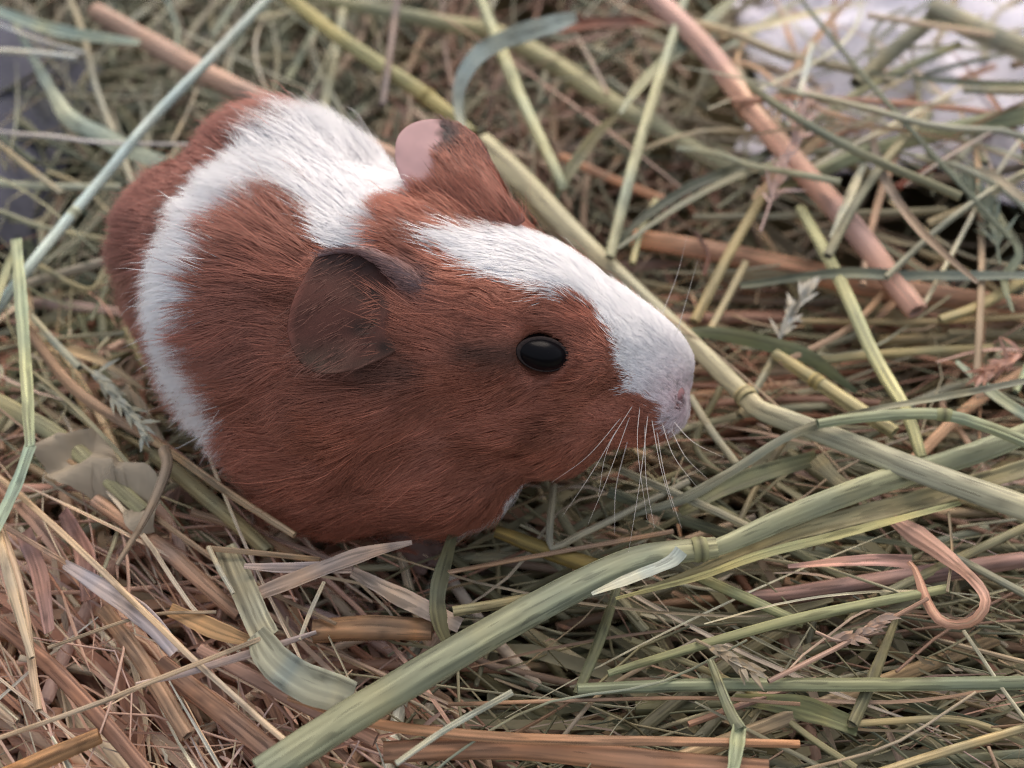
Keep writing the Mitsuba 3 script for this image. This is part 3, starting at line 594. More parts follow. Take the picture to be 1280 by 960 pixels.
STRAWS = [
    ('straw_stem', [(-5.96, 12.48, 2.6), (-7.27, 9.92, 2.3), (-8.4, 7.83, 2.0), (-9.04, 6.36, 1.8), (-9.88, 4.28, 1.6), (-10.54, 2.22, 1.5)], [0.222, 0.231, 0.222, 0.233, 0.239, 0.227], (205, 222, 212), 'long pale mint stem crossing above the others beside the rump', {'node': 0.73}),
    ('straw_stem', [(-11.44, 14.26, 0.9), (-8.07, 11.51, 0.9), (-5.82, 10.02, 0.8), (-3.92, 8.88, 0.7), (-2.32, 8.09, 0.5)], [0.526, 0.6, 0.542, 0.49, 0.465], (190, 160, 142), 'broad tan stem lying close behind the rump, its blunt end at the upper left', {}),
    ('grass_blade', [(-13.78, 13.37, 1.5), (-12.07, 12.48, 1.5), (-10.72, 12.08, 1.5), (-9.54, 11.83, 1.5)], [0.339, 0.354, 0.33, 0.164], (165, 178, 160), 'wide pale green blade tip above the blunt end of the broad tan stem', {}),
    ('straw_stem', [(-12.33, 14.97, 1.0), (-11.5, 13.18, 1.0), (-10.52, 10.61, 1.0), (-9.74, 8.93, 1.0), (-8.79, 6.84, 1.0)], [0.2, 0.192, 0.182, 0.175, 0.167], (168, 164, 142), 'thin beige stem leaning down past the blunt end of the broad tan stem', {}),
    ('straw_stem', [(-13.65, 12.93, 1.4), (-12.21, 12.12, 1.4), (-10.91, 11.52, 1.4)], [0.095, 0.093, 0.092], (205, 205, 200), 'hair thin whitish stem below the wide pale green blade tip', {}),
    ('straw_stem', [(-13.2, 11.51, 1.5), (-11.98, 11.37, 1.5), (-10.98, 11.16, 1.5)], [0.163, 0.162, 0.162], (196, 194, 180), 'short whitish stem with a cut end above the blue grey cloth', {}),
    ('grass_blade', [(-13.25, 13.24, 1.2), (-11.99, 11.08, 1.1), (-10.88, 9.33, 1.1), (-9.93, 8.61, 1.1), (-9.03, 8.0, 1.1), (-8.18, 7.44, 1.2)], [0.17, 0.204, 0.275, 0.424, 0.494, 0.374], (166, 176, 158), 'greyish green blade widening to a rounded tip just left of the rump', {}),
    ('straw_stem', [(-12.45, 8.57, 1.2), (-10.91, 8.39, 1.2), (-9.81, 8.18, 1.2), (-7.64, 8.09, 1.2)], [0.096, 0.096, 0.095, 0.095], (214, 205, 198), 'thin white stem pointing at the rump from the blue grey cloth', {}),
    ('straw_stem', [(-12.43, 8.37, 1.1), (-11.45, 7.47, 1.1), (-10.3, 6.45, 1.1)], [0.153, 0.15, 0.147], (168, 158, 130), 'short olive stem slanting down at the lower edge of the blue grey cloth', {}),
    ('straw_stem', [(-12.18, 7.17, 0.8), (-10.88, 7.05, 0.8), (-9.14, 7.02, 0.8)], [0.169, 0.169, 0.169], (178, 182, 160), 'straight pale green stem ending against the rump below the blue grey cloth', {}),
    ('straw_stem', [(-8.05, 10.82, 0.8), (-8.14, 9.73, 0.8), (-8.26, 8.69, 0.8)], [0.102, 0.1, 0.097], (172, 160, 135), 'short thin tan stem standing behind the rump', {}),
    ('straw_stem', [(-12.12, 6.58, 0.5), (-10.67, 5.92, 0.5), (-9.21, 5.54, 0.5)], [0.131, 0.129, 0.128], (170, 168, 138), 'slender olive stem running under the long mint stem toward the rump', {}),
    ('straw_stem', [(-10.58, 4.66, 0.6), (-9.24, 3.86, 0.6), (-9.01, 4.53, 0.6)], [0.124, 0.122, 0.124], (150, 145, 115), 'bent olive stem with a sharp elbow touching the rump', {}),
    ('straw_stem', [(-11.2, 7.94, 0.5), (-10.3, 7.44, 0.5), (-9.35, 6.41, 0.5)], [0.116, 0.114, 0.112], (160, 150, 120), 'fine beige stem tucked between mint stem and rump', {}),
    ('straw_stem', [(-13.15, 13.64, 0.4), (-10.05, 9.61, 0.4), (-8.49, 7.32, 0.4)], [0.088, 0.08, 0.076], (140, 140, 125), 'faint grey green stem behind the mint stem', {}),
    ('straw_stem', [(-9.87, 15.63, 0.6), (-9.13, 13.72, 0.6), (-9.03, 12.41, 0.6)], [0.136, 0.131, 0.128], (130, 140, 125), 'short grey green stem above the broad tan stem', {}),
    ('straw_stem', [(-8.09, 13.37, 0.7), (-7.67, 15.47, 0.7)], [0.151, 0.158], (140, 150, 132), 'small greenish stem beside the top of the mint stem', {}),
    ('straw_stem', [(-6.31, 14.47, 1.4), (-4.57, 12.34, 1.4), (-2.81, 10.59, 1.3), (-1.81, 9.61, 1.2), (-0.96, 8.61, 1.1)], [0.37, 0.395, 0.401, 0.413, 0.347], (178, 172, 122), 'yellow green stem coming down to the tip of the far ear', {'node': 0.78}),
    ('straw_stem', [(-0.77, 8.56, 0.9), (0.37, 7.02, 0.85), (1.44, 5.35, 0.8), (2.44, 4.0, 0.75), (3.5, 2.42, 0.8), (4.15, 1.13, 1.05), (4.58, 0.23, 1.25), (4.71, -0.05, 1.3), (4.94, -0.18, 1.31), (5.97, -0.78, 1.4), (7.52, -1.7, 1.5), (9.18, -2.59, 1.6)], [0.659, 0.599, 0.54, 0.488, 0.417, 0.399, 0.402, 0.398, 0.412, 0.448, 0.463, 0.476], (204, 198, 164), 'long cream stem passing from behind the head to the right edge', {'node': 0.635}),
    ('grass_blade', [(-1.11, 8.36, 1.2), (-1.29, 8.98, 1.6), (-1.19, 9.46, 2.1), (-0.77, 10.06, 2.4), (0.0, 10.77, 2.4), (1.0, 11.6, 2.2), (1.63, 12.21, 2.0)], [0.191, 0.269, 0.383, 0.462, 0.489, 0.441, 0.245], (178, 188, 176), 'curled pale grey green ribbon arching above the far ear', {'face': (0.25, -0.85, 0.45)}),
    ('straw_stem', [(-0.88, 13.49, 1.9), (-0.3, 11.16, 1.8), (0.23, 9.29, 1.6), (0.93, 7.26, 1.3), (1.18, 6.68, 1.0)], [0.274, 0.301, 0.29, 0.26, 0.222], (190, 195, 160), 'straight pale green stem standing over the ribbon behind the far ear', {}),
    ('straw_stem', [(-3.07, 14.03, 1.5), (-3.09, 11.97, 1.5), (-3.13, 9.21, 1.5)], [0.215, 0.206, 0.193], (132, 118, 112), 'mauve brown stem crossing the yellow green stem', {}),
    ('straw_stem', [(-6.07, 15.55, 0.6), (-3.57, 14.74, 0.6), (-1.76, 14.1, 0.6), (-0.44, 13.64, 0.6), (1.05, 12.16, 0.7), (2.44, 10.52, 0.7), (4.11, 8.81, 0.7), (5.43, 7.61, 0.7)], [0.272, 0.357, 0.44, 0.523, 0.548, 0.529, 0.49, 0.419], (160, 160, 128), 'thick olive stem bending down across the hay behind the head', {}),
    ('straw_stem', [(-4.74, 15.71, 0.5), (-4.76, 13.11, 0.5), (-4.8, 10.23, 0.5)], [0.296, 0.281, 0.264], (156, 156, 130), 'upright olive green stem between rump and yellow green stem', {}),
    ('straw_stem', [(-5.5, 13.56, 0.5), (-5.19, 12.3, 0.5), (-4.2, 9.9, 0.5)], [0.175, 0.17, 0.161], (160, 158, 135), 'kinked grey green stem left of the upright olive stem', {}),
    ('straw_stem', [(-5.17, 14.89, 0.4), (-5.57, 13.45, 0.4), (-5.9, 11.8, 0.4)], [0.247, 0.24, 0.232], (140, 148, 125), 'dull green stem slanting behind the broad tan stem', {}),
    ('straw_stem', [(-2.02, 15.96, 0.4), (-1.83, 13.26, 0.4), (-1.55, 11.45, 0.4)], [0.138, 0.13, 0.126], (140, 118, 105), 'thin brown stem left of the curled ribbon', {}),
    ('straw_stem', [(-2.62, 9.58, 0.3), (-2.67, 11.24, 0.3), (-2.86, 12.3, 0.3)], [0.101, 0.104, 0.107], (150, 130, 110), 'tiny brown stem showing behind the far ear', {}),
    ('straw_stem', [(1.71, 13.07, 0.9), (2.08, 11.79, 0.9), (2.43, 10.48, 0.9)], [0.128, 0.125, 0.121], (175, 160, 145), 'short pink beige stem leaning on the thick olive stem', {}),
    ('straw_stem', [(4.5, 12.99, 2.2), (3.5, 9.42, 1.9), (2.79, 7.01, 1.5), (2.12, 4.34, 1.1)], [0.207, 0.25, 0.257, 0.226], (186, 190, 160), 'tall pale green ribbed stem standing up behind the forehead', {}),
    ('grass_blade', [(6.03, 13.65, 1.8), (4.49, 11.51, 1.8), (3.38, 10.12, 1.7), (2.82, 9.26, 1.6), (2.6, 8.76, 1.6)], [0.212, 0.344, 0.373, 0.309, 0.095], (172, 178, 152), 'pale green blade tapering to a point right of the ribbon', {}),
    ('grass_blade', [(2.66, 9.02, 1.5), (1.94, 8.23, 1.3), (1.34, 7.21, 1.1), (1.0, 6.52, 0.8)], [0.096, 0.266, 0.299, 0.111], (130, 128, 100), 'drab olive blade hanging below the pointed pale blade', {}),
    ('grass_blade', [(-0.21, 13.03, 0.8), (1.74, 13.71, 0.8), (4.26, 13.95, 0.8)], [0.3, 0.435, 0.349], (128, 82, 66), 'red brown blade lying across at the top behind the ribbon', {}),
    ('straw_stem', [(1.18, 8.67, 0.4), (2.32, 7.85, 0.4), (3.6, 7.03, 0.4)], [0.276, 0.27, 0.265], (165, 125, 100), 'brown stem half buried right of the pale green stem', {}),
    ('straw_stem', [(-0.29, 7.94, 0.5), (0.92, 5.81, 0.5), (1.47, 4.76, 0.5)], [0.154, 0.147, 0.143], (190, 180, 145), 'thin cream splinter along the long cream stem behind the head', {}),
    ('straw_stem', [(3.34, 6.57, 0.8), (2.89, 5.48, 0.8), (2.64, 4.45, 0.8)], [0.167, 0.162, 0.158], (180, 178, 140), 'short yellow green stem near the foot of the ribbed stem', {}),
    ('straw_stem', [(3.48, 13.15, 2.2), (4.76, 10.86, 2.0), (5.74, 8.4, 1.8), (6.67, 6.41, 1.6), (7.48, 5.07, 1.3), (8.46, 2.81, 1.0)], [0.539, 0.555, 0.565, 0.541, 0.545, 0.502], (212, 170, 154), 'thick salmon pink stem leaning across the upper right', {'node': 0.43}),
    ('grass_blade', [(7.1, 8.76, 1.6), (6.25, 7.68, 1.5), (5.15, 6.93, 1.4), (4.0, 6.38, 1.3), (2.87, 5.52, 1.1), (2.21, 4.73, 0.9)], [0.076, 0.243, 0.276, 0.255, 0.233, 0.106], (84, 90, 76), 'dark green twisted blade crossing under the salmon pink stem', {}),
    ('straw_stem', [(5.9, 6.61, 1.2), (4.93, 4.85, 1.1), (3.83, 2.72, 0.8)], [0.22, 0.229, 0.219], (178, 164, 122), 'straw yellow stem leaning beside the nose', {}),
    ('straw_stem', [(5.17, 4.6, 0.7), (4.66, 3.57, 0.7), (4.08, 2.4, 0.7)], [0.177, 0.172, 0.167], (176, 162, 126), 'shorter straw yellow stem beside the leaning one near the nose', {}),
    ('straw_stem', [(7.48, 11.04, 2.0), (6.91, 9.21, 2.0), (6.35, 7.74, 2.0)], [0.159, 0.153, 0.111], (202, 206, 192), 'short whitish green stem sticking up by the salmon pink stem', {}),
    ('straw_stem', [(11.34, 13.21, 1.6), (9.74, 11.46, 1.6), (8.43, 9.94, 1.6)], [0.422, 0.406, 0.353], (128, 128, 108), 'dusky olive stem leaning in front of the lilac cloth', {}),
    ('straw_stem', [(10.89, 12.81, 1.9), (11.93, 11.64, 1.9), (12.98, 10.74, 1.9)], [0.539, 0.586, 0.555], (166, 166, 146), 'thick grey green stem near the upper right corner', {}),
    ('straw_stem', [(7.24, 8.58, 1.5), (9.11, 10.24, 1.5), (11.48, 11.79, 1.5)], [0.21, 0.238, 0.205], (164, 164, 130), 'thin green stem fanning out before the lilac cloth', {}),
    ('straw_stem', [(10.09, 10.74, 1.2), (11.68, 11.43, 1.2), (13.51, 12.06, 1.2)], [0.121, 0.123, 0.125], (120, 125, 105), 'fine dark stem over the lilac cloth', {}),
    ('straw_stem', [(12.5, 8.76, 1.6), (10.61, 8.34, 1.5), (8.41, 7.63, 1.4), (7.0, 6.94, 1.3), (5.61, 6.48, 1.0)], [0.458, 0.417, 0.374, 0.313, 0.257], (146, 150, 116), 'long olive stem sweeping in from the right edge below the lilac cloth', {}),
    ('grass_blade', [(4.79, 3.28, 1.3), (6.78, 3.64, 1.3), (8.63, 3.57, 1.3), (11.09, 3.57, 1.3)], [0.134, 0.22, 0.237, 0.203], (122, 128, 112), 'grey green blade lying level across the foot of the salmon stem', {}),
    ('straw_stem', [(2.77, 5.81, 0.3), (4.74, 5.33, 0.3), (6.48, 4.76, 0.3), (8.16, 4.21, 0.3), (11.44, 3.59, 0.3)], [0.48, 0.529, 0.54, 0.497, 0.454], (196, 150, 120), 'wide peach coloured stem lying level behind the nose', {}),
    ('straw_stem', [(6.48, 5.84, 1.2), (6.96, 3.55, 1.2), (7.23, 1.51, 1.2), (7.57, 0.03, 1.2), (7.71, -0.97, 1.0)], [0.27, 0.289, 0.289, 0.277, 0.211], (182, 182, 138), 'light green stem standing upright across the right side hay', {}),
    ('straw_stem', [(5.35, 1.73, 0.9), (6.11, 0.84, 1.0), (6.6, 0.21, 1.1), (7.24, -0.53, 1.2)], [0.228, 0.286, 0.311, 0.288], (190, 180, 134), 'short cream stem with an open hollow end right of the nose', {'node': 0.36}),
    ('straw_stem', [(5.49, 2.0, 0.7), (5.05, 1.2, 0.7), (4.49, 0.27, 0.7)], [0.165, 0.162, 0.158], (150, 145, 120), 'olive stem splitting off behind the hollow cream stem', {}),
    ('grass_blade', [(3.54, 2.44, 0.8), (4.28, 2.19, 1.0), (5.23, 1.91, 1.0), (6.02, 1.65, 0.9), (6.94, 0.96, 0.6)], [0.2, 0.329, 0.343, 0.293, 0.097], (86, 94, 68), 'dark green leaf blade reaching right from the nose tip', {}),
    ('straw_stem', [(9.43, -1.38, 1.9), (8.62, -0.91, 1.9), (7.81, -0.63, 1.9), (6.5, -0.64, 1.8), (5.62, -0.79, 1.8)], [0.245, 0.234, 0.221, 0.207, 0.177], (156, 164, 132), 'soft green bent stem resting on the long cream stem', {'node': 0.42}),
    ('grass_blade', [(5.72, -0.7, 1.7), (5.01, -0.97, 1.6), (3.95, -1.55, 1.3), (3.07, -1.93, 1.0), (2.21, -2.03, 0.7)], [0.178, 0.162, 0.176, 0.19, 0.118], (140, 140, 118), 'narrow olive blade folded off the soft green bent stem', {}),
    ('grass_blade', [(10.07, 0.46, 1.6), (8.2, 0.02, 1.6), (6.61, -0.33, 1.6), (5.58, -0.64, 1.6)], [0.138, 0.137, 0.12, 0.074], (146, 146, 124), 'slim green blade above the soft green bent stem', {}),
    ('straw_stem', [(8.9, 2.58, 1.0), (9.84, 2.99, 1.0), (11.32, 4.0, 1.0)], [0.2, 0.236, 0.242], (170, 155, 110), 'yellowish stem rising to the right edge', {}),
    ('straw_stem', [(8.06, 3.61, 0.9), (6.99, 2.44, 0.9), (5.42, 1.45, 0.9)], [0.137, 0.133, 0.13], (170, 140, 112), 'pinkish brown stem crossing under the light green upright stem', {}),
    ('straw_stem', [(11.18, 3.07, 0.6), (8.67, 2.91, 0.6), (6.12, 2.91, 0.6)], [0.137, 0.136, 0.136], (170, 150, 110), 'thin level straw below the wide peach stem', {}),
    ('straw_stem', [(10.06, 2.24, 0.5), (8.19, 2.13, 0.5), (5.71, 1.8, 0.5)], [0.201, 0.201, 0.199], (160, 150, 110), 'pale olive stem level behind the upright light green stem', {}),
    ('straw_stem', [(10.75, 1.95, 0.9), (9.99, 0.72, 0.9)], [0.131, 0.127], (150, 160, 130), 'short green stem at the right edge', {}),
    ('grass_blade', [(9.0, 1.52, 0.9), (9.51, 0.67, 0.9), (10.11, 0.01, 0.9)], [0.13, 0.254, 0.218], (168, 176, 150), 'pale green blade slanting at the right edge above the bent stem', {}),
    ('straw_stem', [(4.17, 5.59, 0.7), (4.37, 4.86, 0.7), (4.2, 4.18, 0.7)], [0.091, 0.089, 0.088], (110, 75, 65), 'tiny dark brown sprig right of the forehead', {}),
    ('straw_stem', [(12.18, 9.3, 1.0), (10.24, 7.77, 1.0), (8.89, 6.76, 1.0)], [0.197, 0.19, 0.185], (135, 70, 52), 'rust red stem near the right edge by the lilac cloth', {}),
    ('straw_stem', [(-3.73, -7.3, 1.7), (-2.34, -6.3, 1.7), (-0.51, -5.08, 1.7), (1.07, -4.07, 1.6), (2.19, -3.47, 1.5), (3.51, -3.25, 1.5)], [0.545, 0.553, 0.539, 0.534, 0.492, 0.386], (158, 163, 134), 'thickest pale green stem running from the bottom edge, split along its sheath', {'node': 0.965}),
    ('straw_stem', [(3.22, -3.3, 1.45), (3.67, -3.17, 1.45), (5.1, -2.47, 1.42), (6.69, -1.75, 1.3), (8.33, -1.13, 1.2), (9.99, -0.4, 1.1)], [0.276, 0.387, 0.425, 0.436, 0.417, 0.412], (154, 156, 124), 'thick green stem continuing beyond the joint to the right edge', {}),
    ('grass_blade', [(2.2, -3.85, 1.0), (3.19, -3.52, 1.1), (5.13, -2.67, 1.1), (7.46, -1.93, 1.0), (9.86, -1.08, 0.9)], [0.11, 0.25, 0.342, 0.351, 0.331], (150, 142, 108), 'flat olive blade lying along the underside of the thick green stem', {}),
    ('grass_blade', [(1.75, -4.13, 1.3), (3.14, -3.73, 1.3), (4.3, -3.28, 1.3), (5.76, -2.86, 1.3), (8.04, -2.19, 1.3)], [0.054, 0.123, 0.166, 0.141, 0.086], (172, 168, 118), 'narrow yellowish blade below the joint of the thick stem', {}),
    ('grass_blade', [(1.29, -4.47, 2.05), (1.97, -4.14, 2.0), (2.64, -3.78, 1.9), (2.83, -3.62, 2.0)], [0.065, 0.183, 0.2, 0.267], (186, 192, 176), 'white papery sliver peeling from the thickest stem near its joint', {}),
    ('straw_stem', [(1.07, -5.58, 0.9), (3.4, -5.5, 0.9), (6.02, -5.5, 0.9), (8.58, -5.46, 0.9)], [0.196, 0.222, 0.222, 0.223], (134, 140, 110), 'straight dark green stem lying level near the bottom right', {}),
    ('straw_stem', [(6.65, -4.13, 0.7), (5.97, -5.32, 0.7), (5.51, -6.08, 0.7)], [0.11, 0.226, 0.207], (128, 124, 94), 'dull olive stub pointing up across the level green stem', {}),
    ('grass_blade', [(3.69, -5.54, 0.5), (4.75, -5.71, 0.5), (5.64, -6.06, 0.5)], [0.133, 0.396, 0.339], (124, 126, 88), 'broad moss green sheath under the level green stem', {}),
    ('straw_stem', [(3.25, -5.17, 1.1), (3.47, -6.03, 1.1), (3.6, -6.35, 1.1)], [0.118, 0.166, 0.202], (140, 142, 112), 'upper half of a bent green stem near the bottom edge', {}),
    ('grass_blade', [(3.58, -6.3, 1.1), (3.48, -6.71, 1.1), (3.34, -7.15, 1.1)], [0.227, 0.224, 0.196], (164, 174, 140), 'lighter folded lower half of a bent blade at the bottom edge', {}),
    ('straw_stem', [(1.57, -5.35, 1.0), (2.52, -5.04, 1.0), (4.74, -4.37, 1.0), (7.53, -3.76, 1.0)], [0.118, 0.172, 0.189, 0.166], (146, 148, 108), 'long green stem rising gently under the peach curl', {}),
    ('straw_stem', [(7.09, -4.02, 1.1), (5.58, -4.83, 1.1), (4.15, -5.54, 1.1)], [0.068, 0.08, 0.078], (156, 128, 112), 'thin mauve stem slanting below the long green stem', {}),
    ('straw_stem', [(3.21, -3.37, 0.8), (4.03, -3.83, 0.8), (4.98, -4.34, 0.8)], [0.197, 0.208, 0.164], (152, 152, 108), 'short yellow green stem leaning against the long green stem', {}),
    ('straw_stem', [(9.66, -2.14, 0.6), (7.42, -3.22, 0.6), (6.46, -3.69, 0.6)], [0.147, 0.185, 0.169], (150, 145, 112), 'olive stem reaching the right edge below the thick stem', {}),
    ('grass_blade', [(6.86, -2.36, 1.0), (7.37, -3.03, 1.2), (7.76, -3.85, 1.5), (7.84, -4.36, 1.6), (7.64, -4.58, 1.3), (7.29, -4.43, 1.0), (7.11, -4.07, 1.0), (6.98, -3.56, 1.2), (6.85, -3.41, 1.3)], [0.231, 0.379, 0.27, 0.198, 0.173, 0.162, 0.178, 0.165, 0.083], (206, 160, 136), 'peach coloured blade curled back on itself in a loop', {'face': (0, -0.75, 0.65)}),
    ('grass_blade', [(6.9, -3.41, 1.3), (6.39, -3.32, 1.2), (5.73, -3.29, 1.1), (4.83, -3.33, 1.0)], [0.221, 0.208, 0.154, 0.07], (184, 142, 126), 'pink brown blade tail joined to the peach loop', {}),
    ('straw_stem', [(9.26, -2.89, 0.5), (7.01, -3.26, 0.5), (5.1, -3.58, 0.5), (4.09, -3.68, 0.5)], [0.289, 0.343, 0.34, 0.254], (160, 128, 118), 'wide mauve stem lying under the peach loop', {}),
    ('straw_stem', [(3.05, -1.13, 0.5), (4.29, -2.12, 0.5), (6.0, -3.31, 0.5)], [0.137, 0.178, 0.157], (140, 140, 108), 'grey olive stem passing under the narrow yellowish blade', {}),
    ('straw_stem', [(2.03, -1.19, 0.9), (3.79, -2.16, 0.9), (4.79, -2.77, 0.9)], [0.135, 0.16, 0.129], (164, 160, 134), 'pale grey stem in the shade under the chin', {}),
    ('grass_blade', [(3.1, -1.99, 0.7), (4.37, -1.27, 0.7), (5.82, -0.75, 0.7)], [0.177, 0.362, 0.306], (118, 118, 88), 'broad dull green blade shaded under the narrow olive blade', {}),
    ('grass_blade', [(5.75, -0.9, 0.9), (6.11, -1.45, 0.9), (6.56, -1.77, 0.9)], [0.333, 0.268, 0.059], (150, 140, 108), 'beige blade tip pointing right below the long cream stem', {}),
    ('straw_stem', [(4.28, 1.32, 0.3), (3.63, -0.22, 0.3), (4.58, -1.36, 0.3)], [0.148, 0.142, 0.137], (130, 125, 95), 'dim bent stem below the nose', {}),
    ('straw_stem', [(5.39, -0.15, 0.6), (4.7, -1.2, 0.6), (4.11, -2.28, 0.6)], [0.125, 0.121, 0.117], (118, 108, 82), 'dark brown upright stem below the long cream stem', {}),
    ('straw_stem', [(3.55, 0.78, 0.7), (3.9, -0.13, 0.7), (4.27, -0.9, 0.7)], [0.16, 0.156, 0.152], (160, 155, 130), 'short grey green stem just below the nose', {}),
    ('straw_stem', [(7.83, -2.32, 1.2), (7.68, -3.16, 1.2), (7.41, -3.95, 1.2)], [0.05, 0.049, 0.048], (170, 150, 120), 'hair fine upright fibre near the peach loop', {}),
    ('straw_stem', [(8.4, -6.44, 0.6), (7.3, -5.97, 0.6), (5.46, -6.04, 0.6)], [0.115, 0.117, 0.117], (150, 140, 105), 'tan stem at the lower right corner', {}),
    ('straw_stem', [(9.03, -3.94, 0.9), (7.92, -3.14, 0.9), (7.29, -2.81, 0.9)], [0.138, 0.141, 0.143], (150, 148, 125), 'grey green stem ending behind the peach loop', {}),
    ('straw_stem', [(8.42, -6.13, 0.8), (6.83, -6.59, 0.8), (5.49, -7.0, 0.8)], [0.141, 0.139, 0.137], (165, 150, 112), 'yellow stem crossing the lower right corner', {}),
    ('straw_stem', [(5.51, -6.69, 0.4), (4.83, -6.16, 0.4), (3.89, -5.32, 0.4), (2.07, -4.43, 0.4)], [0.115, 0.118, 0.121, 0.124], (150, 142, 105), 'brown olive stem running under the level green stem', {}),
    ('straw_stem', [(-0.29, -2.41, 0.7), (0.72, -2.85, 0.7), (1.81, -3.31, 0.7)], [0.233, 0.316, 0.312], (130, 112, 62), 'short mustard coloured stem in the shade below the chest', {}),
    ('straw_stem', [(-1.0, -4.26, 1.1), (0.14, -4.05, 1.1), (1.4, -3.78, 1.1)], [0.176, 0.177, 0.137], (168, 158, 118), 'short straw yellow stem ending at the thickest stem', {}),
    ('straw_stem', [(-1.18, -3.4, 0.9), (0.85, -2.97, 0.9), (2.91, -2.54, 0.9)], [0.084, 0.085, 0.086], (168, 138, 112), 'thin tan stem below the mustard coloured stem', {}),
    ('straw_stem', [(0.78, -1.45, 0.8), (0.69, -2.84, 0.9), (1.18, -2.64, 0.9), (3.3, -1.38, 0.8)], [0.135, 0.128, 0.129, 0.135], (156, 152, 132), 'grey stem folded into a V under the chin', {}),
    ('grass_blade', [(-1.07, -2.54, 0.8), (-1.27, -3.76, 1.0), (-1.22, -4.39, 0.9), (-1.0, -4.81, 0.6)], [0.174, 0.276, 0.299, 0.136], (112, 112, 86), 'dark folded green blade standing below the belly', {}),
    ('straw_stem', [(1.86, -3.53, 0.6), (1.5, -4.54, 0.6), (1.08, -5.53, 0.6)], [0.141, 0.191, 0.159], (120, 122, 92), 'shaded green stem leaning under the thickest stem', {}),
    ('straw_stem', [(-1.74, -7.1, 1.6), (-0.98, -6.54, 1.6), (0.0, -5.96, 1.6)], [0.084, 0.098, 0.1], (206, 206, 180), 'short whitish stem with a cut end at the bottom edge', {}),
    ('straw_stem', [(-3.62, -5.77, 1.0), (-2.03, -6.23, 1.0), (0.0, -6.44, 1.0), (2.01, -6.49, 1.0), (4.52, -6.54, 1.0)], [0.103, 0.178, 0.164, 0.151, 0.126], (184, 140, 106), 'long orange tan stem along the bottom edge', {}),
    ('straw_stem', [(-2.04, -6.55, 0.7), (0.0, -6.47, 0.7), (2.03, -6.68, 0.7), (4.03, -6.83, 0.7)], [0.331, 0.383, 0.38, 0.302], (172, 128, 98), 'wide brown orange stem at the bottom edge', {}),
    ('straw_stem', [(4.68, -5.79, 0.8), (2.87, -5.68, 0.8), (-1.04, -5.79, 0.8)], [0.065, 0.065, 0.065], (160, 130, 106), 'fine pinkish stem parallel to the bottom edge', {}),
    ('straw_stem', [(-3.43, -4.33, 0.5), (-2.49, -4.26, 0.5), (-1.38, -4.3, 0.5)], [0.415, 0.457, 0.36], (172, 136, 104), 'thick orange stem half hidden left of the thickest stem', {}),
    ('grass_blade', [(-2.81, -3.38, 0.9), (-1.93, -3.86, 0.9), (-0.88, -4.42, 0.9)], [0.168, 0.373, 0.271], (184, 168, 154), 'lilac beige husk strip in front of the belly', {}),
    ('straw_stem', [(0.0, -3.52, 0.3), (2.37, -2.29, 0.3), (3.08, -1.9, 0.3)], [0.1, 0.104, 0.105], (120, 115, 85), 'dim olive stem in shade beneath the thickest stem', {}),
    ('straw_stem', [(0.77, -6.31, 0.6), (1.59, -5.41, 0.6), (3.15, -4.54, 0.6)], [0.077, 0.08, 0.082], (140, 128, 110), 'thin grey brown stem across the bottom middle', {}),
    ('straw_stem', [(2.88, -6.0, 0.5), (4.25, -5.51, 0.5), (5.1, -5.22, 0.5)], [0.105, 0.106, 0.107], (160, 128, 110), 'small pinkish stem below the level green stem', {}),
    ('grass_blade', [(-5.08, -2.94, 1.0), (-4.65, -3.74, 1.1), (-4.23, -4.54, 1.3), (-3.99, -4.92, 1.4)], [0.369, 0.468, 0.452, 0.445], (170, 166, 140), 'upper part of the wide beige green sheath in front of the chest', {}),
    ('grass_blade', [(-4.17, -4.89, 1.5), (-3.78, -5.4, 1.5), (-3.24, -5.72, 1.4), (-2.55, -5.86, 1.2)], [0.391, 0.589, 0.61, 0.485], (156, 160, 144), 'swollen grey green lower sheath left of the thickest stem', {}),
    ('straw_stem', [(-5.29, -3.12, 1.3), (-4.99, -3.62, 1.3), (-4.71, -4.04, 1.3)], [0.084, 0.096, 0.068], (206, 196, 168), 'tiny cream splinter above the wide sheath', {}),
    ('straw_stem', [(-5.35, -3.08, 1.2), (-4.33, -3.19, 1.2), (-3.34, -3.32, 1.2)], [0.098, 0.098, 0.097], (176, 148, 116), 'thin brown stem touching the top of the wide sheath', {}),
    ('grass_blade', [(-4.61, -3.51, 1.3), (-3.71, -3.54, 1.3), (-2.75, -3.51, 1.3)], [0.11, 0.192, 0.248], (190, 172, 164), 'level lilac blade in front of the belly', {}),
    ('grass_blade', [(-4.28, -3.98, 1.2), (-3.02, -3.49, 1.35), (-2.42, -3.28, 1.4), (-1.74, -3.09, 1.4)], [0.245, 0.275, 0.249, 0.083], (182, 160, 144), 'rising pinkish blade that crosses the level lilac blade', {}),
    ('straw_stem', [(-6.74, -0.67, 1.1), (-5.41, -1.71, 1.2), (-4.43, -2.41, 1.2), (-3.84, -2.81, 1.2)], [0.136, 0.146, 0.143, 0.127], (206, 176, 138), 'tan stem pointing at the chest from the left', {}),
    ('straw_stem', [(-10.43, 2.88, 0.8), (-8.92, 1.05, 0.8), (-7.84, 0.19, 0.8), (-6.76, -0.52, 0.8)], [0.203, 0.225, 0.22, 0.184], (172, 142, 116), 'pinkish tan stem running down to the belly at left', {}),
    ('grass_blade', [(-10.39, 2.16, 1.8), (-10.39, 3.2, 1.9), (-10.32, 3.88, 2.0)], [0.144, 0.197, 0.134], (160, 160, 124), 'olive blade bent over at its tip by the left edge', {}),
